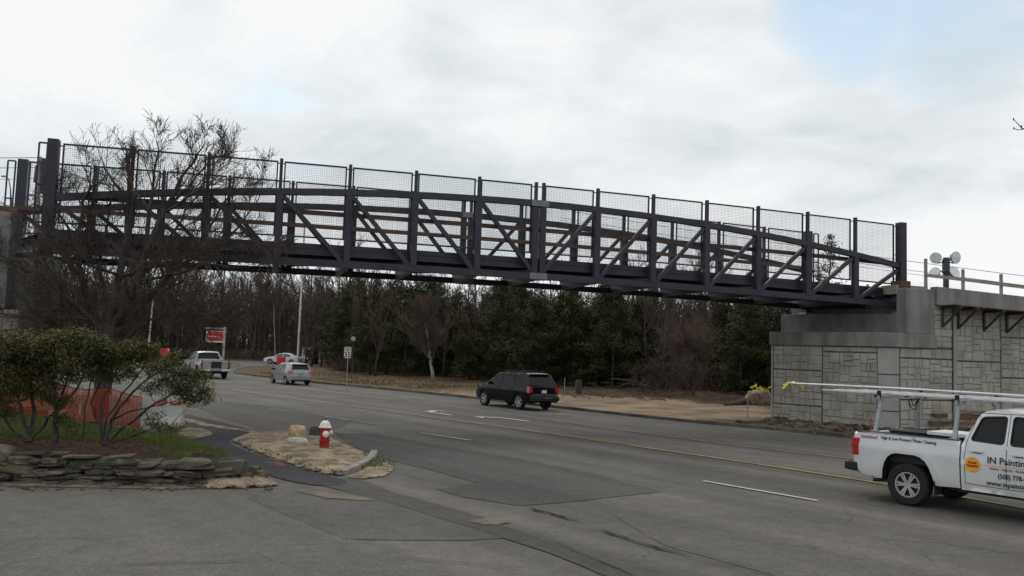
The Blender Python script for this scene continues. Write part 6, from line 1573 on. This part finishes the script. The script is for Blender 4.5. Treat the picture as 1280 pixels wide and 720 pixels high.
def post_sign(name, label, cat, base, h, w): pass
def red_hanging_sign():
    b = gpt(279.5, 72, 0); r = thing('hanging_sign', 'red bank sign with white lettering hanging from a tall grey post', 'sign', b)
    k = 72/1050; v = lambda px, py: at(px, py, 72)-b
    mb = MB(); top = v(281.5, 409); mb.bar((0, 0, 0), (top.x, 0, top.z), .16, .16, up=(0, 1, 0)); mb.build('post', M['galv'], r)
    a, c = v(256, 410.3), v(282, 411); mb = MB(); mb.bar((a.x, 0, a.z), (c.x, 0, c.z), .12, .14); mb.build('arm', M['galv'], r)
    x0, x1, z1, z0 = v(258.3, 414).x, v(279.5, 414).x, v(269, 413.6).z, v(269, 427.8).z
    mb = MB(); mb.box(((x0+x1)/2, 0, (z0+z1)/2), (x1-x0, .08, z1-z0)); mb.build('frame', M['signwhite'], r)
    mb = MB(); mb.box(((x0+x1)/2+.03, -.045, (z0+z1)/2+.03), (x1-x0-.10, .02, z1-z0-.12)); mb.build('panel', M['signred'], r)
    mb = MB(); text_into(mb, 'Santander', .22, ((x0+x1)/2+.14, -.062, (z0+z1)/2-.04), (1, 0, 0), (0, 0, 1), width=.86, bold=.004)
    cx, cz = x0+.27, (z0+z1)/2+.02
    for s_ in (-.05, 0., .05): mb.prism([(cx+s_-.03, -.062, cz-.05), (cx+s_+.03, -.062, cz-.05), (cx+s_+.045, -.062, cz+.0), (cx+s_+.005, -.062, cz+.09), (cx+s_-.02, -.062, cz+.0)], (0, .004, 0))
    mb.build('lettering', M['signwhite'], r, fix=False)
red_hanging_sign()
def small_red():
    D = 92; b = gpt(205.5, D, 0); r = thing('low_red_sign', 'small red sign with a white corner on a pale post among the hedges', 'sign', b)
    v = lambda px, py: at(px, py, D)-b
    mb = MB(); mb.bar((0, .05, 0), (0, .05, v(206, 446).z+.1), .12, .08, up=(1, 0, 0)); mb.build('post', M['signwhite'], r)
    mb = MB(); mb.box((v(206, 440).x, 0, v(206, 440.3).z), (v(212.3, 440).x-v(199.8, 440).x, .08, v(206, 435).z-v(206, 445.5).z)); mb.build('panel', M['signred'], r)
    mb = MB(); q = v(210.6, 437.3); mb.box((q.x, -.05, q.z), (.14, .01, .16)); mb.build('corner_mark', M['signwhite'], r)
small_red()
def speed_sign():
    b = G(433, 491.5, .12); D = b.y; r = thing('speed_limit_sign', 'white speed limit 35 sign on a thin post at the edge of the verge', 'road sign', b)
    v = lambda px, py: at(px, py, D)-b
    c = v(434.6, 440.6); w = .36; h = .58
    mb = MB(); mb.bar((0, .03, 0), (c.x, .03, c.z+h*.5), .05, .035, up=(1, 0, 0)); mb.build('post', M['galv'], r)
    mb = MB(); mb.box((c.x, 0, c.z), (w, .012, h)); mb.build('panel', M['signwhite'], r, bevel=.0)
    mb = MB(); y = -.010
    text_into(mb, 'SPEED', .13, (c.x, y, c.z+.18), (1, 0, 0), (0, 0, 1), width=.33, bold=.002); text_into(mb, 'LIMIT', .13, (c.x, y, c.z+.06), (1, 0, 0), (0, 0, 1), width=.28, bold=.002); mb.build('lettering', M['ink'], r, fix=False); mb = MB()
    text_into(mb, '35', .38, (c.x, y, c.z-.25), (1, 0, 0), (0, 0, 1), width=.33, bold=.008); mb.build('lettering', M['ink'], r, fix=False)
    D2 = D+9; q = gpt(441.5, D2, .2); r2 = thing('round_sign', 'small round pale sign on a slim post beyond the speed limit sign', 'road sign', q); p = at(441.7, 423.3, D2)-q
    mb = MB(); mb.bar((0, .03, 0), (p.x, .03, p.z), .04, .04, up=(1, 0, 0)); mb.build('post', M['iron'], r2)
    mb = MB(); mb.lathe([(.15, -.01), (.15, .01)], (p.x, 0, p.z), 'y', 20); mb.build('disc', M['signgrey'], r2)
speed_sign()
def boxy_sign():
    b = G(375.5, 468.5, .12); D = b.y; r = thing('yard_sign', 'low violet blue sign standing on the dry grass island', 'sign', b)
    for x in (-.5, .5): mb = MB(); mb.bar((x, .05, -.1), (x, .05, .66), .05, .05, up=(1, 0, 0)); mb.build('stake', M['signwhite'], r)
    mb = MB(); mb.box((0, 0, .44), (1.15, .04, .46)); mb.build('panel', M['bluesign'], r)
    D = 100; b = gpt(352, D, .0); r = thing('standing_sign', 'square red standing sign in front of the white sedan', 'sign', b); v = lambda px, py: at(px, py, D)-b
    mb = MB(); mb.box((0, 0, (v(352, 446.2).z+v(352, 455).z)/2), (1.0, .12, v(352, 446.2).z-v(352, 455).z)); mb.build('panel', M['signred'], r)
    mb = MB(); mb.box((0, 0, .1), (.8, .3, .25)); mb.build('base', M['iron'], r)
boxy_sign()
# poles and wires
def pole(name, label, cat, b, top, r0, r1, m='palepole'):
    mb = MB(); t_ = Vector(top)-Vector(b); mb.tube([(0, 0, 0), t_*.5, t_], [r0, (r0+r1)/2, r1], 10); o = mb.build(name, M[m], smooth=60); o.location = b; return tag(o, label, cat)
b = gpt(372.6, 96, 0); pole('utility_pole', 'tall thin pale pole rising behind the hatchback to the footbridge', 'pole', b, b+Vector((0, 0, 16)), .13, .10)
b = gpt(185, 120, 0); pole('utility_pole', 'thin pale pole standing in the woods left of the red hanging sign', 'pole', b, b+Vector((.3, 0, 11)), .13, .10)
b = gpt(345, 118, 0); pole('birch_trunk', 'slim pale leafless trunk left of the tall pale pole', 'tree trunk', b, b+Vector((-.7, 0, 8)), .08, .03, 'pole')
def left_pole():
    b = gpt(41, 47, 0); top = at(49.5, 196, 47); r = thing('utility_pole', 'grey wooden utility pole with dark cylinder boxes at the left end of the footbridge', 'pole', b)
    mb = MB(); mb.tube([(0, 0, 0), (top-b)*.5, top-b], [.17, .15, .12], 10); mb.build('shaft', M['pole'], r, smooth=60)
    for px, py0, py1, w in ((55, 198, 242, .13), (46.5, 207, 228, .10)):
        p, q = at(px, py0, 46.9)-b, at(px-2.5, py1, 46.9)-b; mb = MB(); mb.tube([p, q], w, 10); mb.build('transformer', M['iron'], r, smooth=50)
    mb = MB(); mb.bar(at(30, 243, 46.8)-b, at(66, 247, 46.8)-b, .1, .12); mb.bar(at(40, 250, 46.8)-b, at(46, 243, 46.8)-b, .05, .05); mb.build('crossarm', M['pole'], r)
left_pole()
def wire(label, a, b, sag, r=.012, n=14):
    mb = MB(); a = Vector(a); b = Vector(b); mb.tube([a.lerp(b, i/n)-Vector((0, 0, sag*4*(i/n)*(1-i/n))) for i in range(n+1)], r, 4, cap=False)
    tag(mb.build('overhead_wire', M['cable'], smooth=180, fix=False), label, 'wire')
wire('topmost overhead wire running from the left edge to the utility pole', at(-260, 190, 44), at(49, 197, 47), .12, .02)
wire('middle overhead wire left of the utility pole', at(-260, 208, 44), at(50, 209.5, 47), .05, .018)
wire('lowest overhead wire left of the utility pole', at(-260, 223, 44), at(50, 223, 47), .1, .014)
wire('sagging wire crossing behind the wire mesh fence at left', at(50, 199, 47), at(330, 300, 90), .6, .02)
wire('upper wire above the parapet right of the footbridge', at(700, 262, 70), at(1420, 362, 55), .25, .022)
wire('middle wire above the parapet right of the footbridge', at(700, 272, 70), at(1420, 374, 55), .25, .02)
wire('lower wire above the parapet right of the footbridge', at(700, 275, 70), at(1420, 378, 55), .30, .016)
def street_lamp():
    D = 60; b = gpt(8, D, 0); r = thing('street_lamp', 'thin street lamp with a curved arm behind the left timber rail', 'street lamp', b); v = lambda px, py: at(px, py, D)-b
    mb = MB(); mb.tube([(0, 0, 0), v(13.5, 250), v(13, 235), v(11, 224), v(7, 220.5)], [.08, .06, .04, .035, .03], 6); mb.build('post', M['iron'], r, smooth=60)
    mb = MB(); p = v(5.5, 220.5); mb.box(p, (.42, .2, .12)); mb.build('lamp_head', M['galv'], r, bevel=.03)
street_lamp()
def light_tower():
    b = CORN+BAX*2.6+BPER*2.2+Vector((0, 0, 3.2)); D = b.y; b.x = at(1182, 350, D).x; r = thing('light_tower', 'mobile light tower with four round floodlights behind the concrete parapet', 'light tower', b); v = lambda px, py: at(px, py, D)-b
    mb = MB(); mb.bar((0, 0, 0), v(1182.5, 322), .16, .16, up=(1, 0, 0)); mb.bar(v(1182.5, 340), v(1182.5, 324), .21, .21, up=(1, 0, 0)); mb.build('mast', M['iron'], r)
    for px, py, d, yaw, w in ((1170.5, 322.5, .225, -.75, 1.), (1192.5, 322, .25, .35, 1.), (1169.5, 341.5, .215, -.85, 1.), (1191, 341, .25, .3, 1.)):
        p = v(px, py); rot = Matrix.Rotation(yaw, 3, 'Z') @ Matrix.Rotation(-.35 if py > 330 else .1, 3, 'X')
        mb = MB(); mb.lathe([(d, -.10), (d*.98, -.07), (d*.6, .10), (d*.3, .17), (.04, .2)], p, 'y', 18, rot=rot); h = mb.build('floodlight', M['galv'], r, smooth=50)
        g = MB(); g.lathe([(d*.93, -.108), (.01, -.115)], p, 'y', 18, rot=rot, cap=False); g.build('lens', M['lampglass'], h)
        mb = MB(); q = v(1182, py+2); m_ = p.lerp(q, .5)+Vector((0, 0, -.16 if py < 330 else .12)); mb.tube([p+Vector((0, .05, -d*.9 if py < 330 else d*.9)), m_, q], .025, 5); mb.build('yoke', M['iron'], r)
light_tower()
# site clutter on the deck behind the parapet
mb = MB(); p = CORN+BAX*1.9+BPER*1.4; mb.box(p+Vector((0, 0, 5.45)), (1.5, .8, .35), Matrix.Rotation(ANG, 3, 'Z')); tag(mb.build('pallet_stack', M['timber']), 'pale timber stack behind the wing wall beside the light tower', 'timber stack')
mb = MB(); p = CORN+BAX*1.55+BPER*1.2; mb.box(p+Vector((0, 0, 5.62)), (.5, .5, .34), Matrix.Rotation(ANG, 3, 'Z')); tag(mb.build('timber_crate', M['plank']), 'small brown crate beside the first timber post', 'crate')
pts = [bw(BL+s, BW+1.2, 4.9) for s in (.8, 2.4, 4.0, 5.6, 7.2)]
timber_rail('timber_railing', 'far timber guard rail behind the right end posts of the footbridge', pts[0], pts, (1.25,)*5, h=1.1)
# lumber behind the truck
def pallets():
    base = G(1172, 545, .05)
    b0 = Vector((base.x+.2, base.y+1.0, .12))
    for k, l in enumerate(('lowest wooden pallet of the stack by the abutment wall', 'middle wooden pallet of the stack by the abutment wall', 'topmost wooden pallet of the stack by the abutment wall')):
        r = thing('wooden_pallet', l, 'pallet', b0+Vector((.06*k, .04*k, .28*k)), ANG+.15*k, 'pallets by the wall')
        mb = MB()
        for i in range(6): mb.box((-.5+.2*i, 0, .145), (.14, 1.1, .022))
        mb.build('deck_boards', M['dktimber'], r)
        for y in (-.5, 0, .5): mb = MB(); mb.box((0, y, .07), (1.2, .06, .12)); mb.build('stringer', M['plank'] if y < 0 else M['dktimber'], r)
    rg = random.Random(3)
    r = thing('lumber_pile', 'pile of weathered boards stacked right of the pallets behind the truck', 'lumber', b0+BAX*1.6, ANG)
    for k in range(5):
        for j in range(3): mb = MB(); mb.bar((-.8+rg.uniform(-.1, .1), -.4+.28*j, .08+.17*k), (1.7+rg.uniform(-.2, .2), -.4+.28*j, .08+.17*k), .22, .12); mb.build('board', M['dktimber'] if rg.random() < .7 else M['plank'], r)
    p = b0+BAX*2.3
    r = thing('wooden_crate', 'open slatted wooden crate on top of the lumber pile', 'crate', p+Vector((0, 0, .95)), ANG)
    for z in (.06, .42): mb = MB(); mb.box((0, -.3, z), (.9, .03, .1)); mb.box((0, .3, z), (.9, .03, .1)); mb.box((-.44, 0, z), (.03, .6, .1)); mb.box((.44, 0, z), (.03, .6, .1)); mb.build('rail', M['dktimber'], r)
    for x in (-.42, .42):
        for y in (-.28, .28): mb = MB(); mb.box((x, y, .25), (.06, .06, .5)); mb.build('corner_post', M['dktimber'], r)
    mb = MB()
    for k in range(22): c = Vector((-.45+.05*k, 0, .62+.05*math.sin(k*1.1))); mb.bar(c+Vector((0, -.3, rg.uniform(-.08, .06))), c+Vector((.08, .3, rg.uniform(-.05, .1))), .08, .05)
    o = mb.build('orange_netting', M['safety']); o.location = p+Vector((0, 0, 1.0)); o.rotation_euler = (0, 0, ANG); tag(o, 'crumpled orange netting heaped on the wooden crate by the wall', 'netting')
    for k, (s_, l) in enumerate(((-1.35, 'short orange survey stake at the wall foot left of the pallets'), (-2.6, 'short orange survey stake beside the plain wall column'))):
        mb = MB(); p = b0+BAX*s_; mb.bar(p-Vector((0, 0, .1)), p+Vector((0, 0, .5)), .035, .03, up=(1, 0, 0)); tag(mb.build('survey_stake', M['safety']), l, 'stake')
pallets()
for px, py, h, l in ((705.5, 492.5, .95, 'thin pale survey stake on the verge right of the black car'), (934.5, 523, .75, 'thin orange tipped survey stake on the sand near the abutment')):
    b = G(px, py, .22); mb = MB(); mb.bar(b-Vector((0, 0, .1)), b+Vector((0, 0, h)), .05, .04, up=(1, 0, 0)); tag(mb.build('survey_stake', M['timber']), l, 'stake')
b = G(723, 492, .25); mb = MB(); mb.lathe([(.22, -.1), (.20, .2), (.19, .75), (.17, .80)], b, n=9); tag(mb.build('tree_stump', M['greybark'], smooth=50), 'short grey stump standing on the verge right of the survey stake', 'stump')
b = gpt(908, 43, .2); e = gpt(968, 45, .35); mb = MB(); mb.tube([b, b.lerp(e, .4)+Vector((0, 0, .12)), e], [.14, .17, .2], 8); tag(mb.build('fallen_log', M['bark'], smooth=60), 'dark fallen log lying on the sand before the tan boulder', 'log')
mb = MB(); a = gpt(773, 55, .5); mb.tube([a, gpt(795, 54, .95), gpt(806, 53.5, .7), gpt(811, 53, .25)], [.05, .07, .08, .08], 6); mb.tube([gpt(795, 54, .95), gpt(770, 54.5, 1.05), gpt(762, 55, 1.0)], [.05, .04, .02], 5); mb.tube([gpt(811, 53, .3), gpt(818, 52.5, .45), gpt(826, 52, .2)], [.06, .05, .03], 5)
tag(mb.build('fallen_branch', M['greybark'], smooth=60), 'grey fallen branch arching over the ground at the edge of the pines', 'branch')
b = gpt(949, 44, .15); loose('boulder', 'large tan boulder on the sand beside the abutment corner', b, 1.25, 1.0, .95, M['dustrock'], .3, rough=.18)
mb = MB(); rg = random.Random(2)
for k in range(11):
    c = b+Vector((rg.uniform(-.5, .62), rg.uniform(-.45, .2), .88+rg.uniform(-.05, .12))); mb.bar(c, c+Vector((rg.uniform(-.3, .3), rg.uniform(-.2, .1), rg.uniform(-.18, .22))), .10, .015, up=(rg.random(), rg.random(), rg.random()))
tag(mb.build('caution_tape', M['tape']), 'crumpled yellow caution tape lying over the tan boulder', 'tape')
# hedges by the left road
def hedge(label, b, w, d, h, seed):
    rg = random.Random(seed); r = thing('evergreen_hedge', label, 'hedge', b); lf = MB(); st = MB()
    for k in range(9): x = (k/8-.5)*w*.8; st.tube([(x, 0, 0), (x+rg.gauss(0, .1), 0, h*.6)], [.05, .02], 4)
    for k in range(int(w*260)):
        p = Vector((rg.uniform(-.5, .5)*w, rg.uniform(-.5, .5)*d, 0)); hh = h*(1-.7*(abs(p.x)/(w/2))**3)*(.85+.2*fbm(p.x, p.y, .8, seed)); p.z = hh*rg.random()**.5
        leaf_quads(lf, p, rg, 7, .10, .16, .09)
    st.build('stems', M['bark'], r, fix=False); lf.build('foliage', M['hedge'], r, fix=False)
hedge('low dark hedge in front of the silver pickup truck', gpt(232, 84, 0), 4.2, 2., 1.5, 1)
hedge('low dark hedge around the small red sign post', gpt(198, 95, 0), 4.0, 2., 1.7, 2)
hedge('dark rounded evergreen behind the right parapet rail', CORN+BAX*7.4+BPER*14+Vector((0, 0, 4.6)), 4.5, 3.0, 1.9, 3)
# tree just outside the right edge whose twig tips reach into the picture
def edge_tree():
    b = Vector((10.2, 9.3, 0)); r = thing('bare_tree', 'leafless tree whose twig tips poke in at the upper right picture edge', 'bare tree', b)
    a = MB(); sk = tree_skeleton(random.Random(6), 6.0, .12, levels=3, kids=(10, 6, 4), first=.35, spread=.6, ratio=.30, up=.14, wob=.06, min_r=.004)
    t, c = skeleton_meshes(sk, 0); v = lambda px, py, Y: at(px, py, Y)-b
    c.tube([Vector((0, 0, 3.4)), v(1310, 170, 9.4), v(1285, 163, 9.4), v(1277, 160, 9.4), v(1267, 149, 9.4)], [.03, .012, .009, .006, .003], 4); c.tube([v(1279, 161.5, 9.4), v(1272, 162.5, 9.4), v(1267.5, 160.5, 9.4)], [.006, .005, .003], 4)
    for px, py in ((1267, 149), (1267.5, 160.5), (1277, 158)): c.lathe([(.001, -.02), (.009, 0), (.001, .02)], v(px, py, 9.4), n=5)
    t.build('trunk', M['bark'], r, smooth=180, fix=False); c.build('crown', M['twig'], r, smooth=180, fix=False)
edge_tree()
mb = MB(); rg = random.Random(5)    # conifer tip beyond the deck
t, nd = pine_meshes(rg, 11.5, .15, base=.3, wid=.16); b = gpt(1023, 60, 0); b.z = 0
r = thing('pine_tree', 'slim evergreen tip showing through the fence near the right end posts', 'pine tree', b); t.build('trunk', M['bark'], r, fix=False); nd.build('crown', M['needle'], r, fix=False)
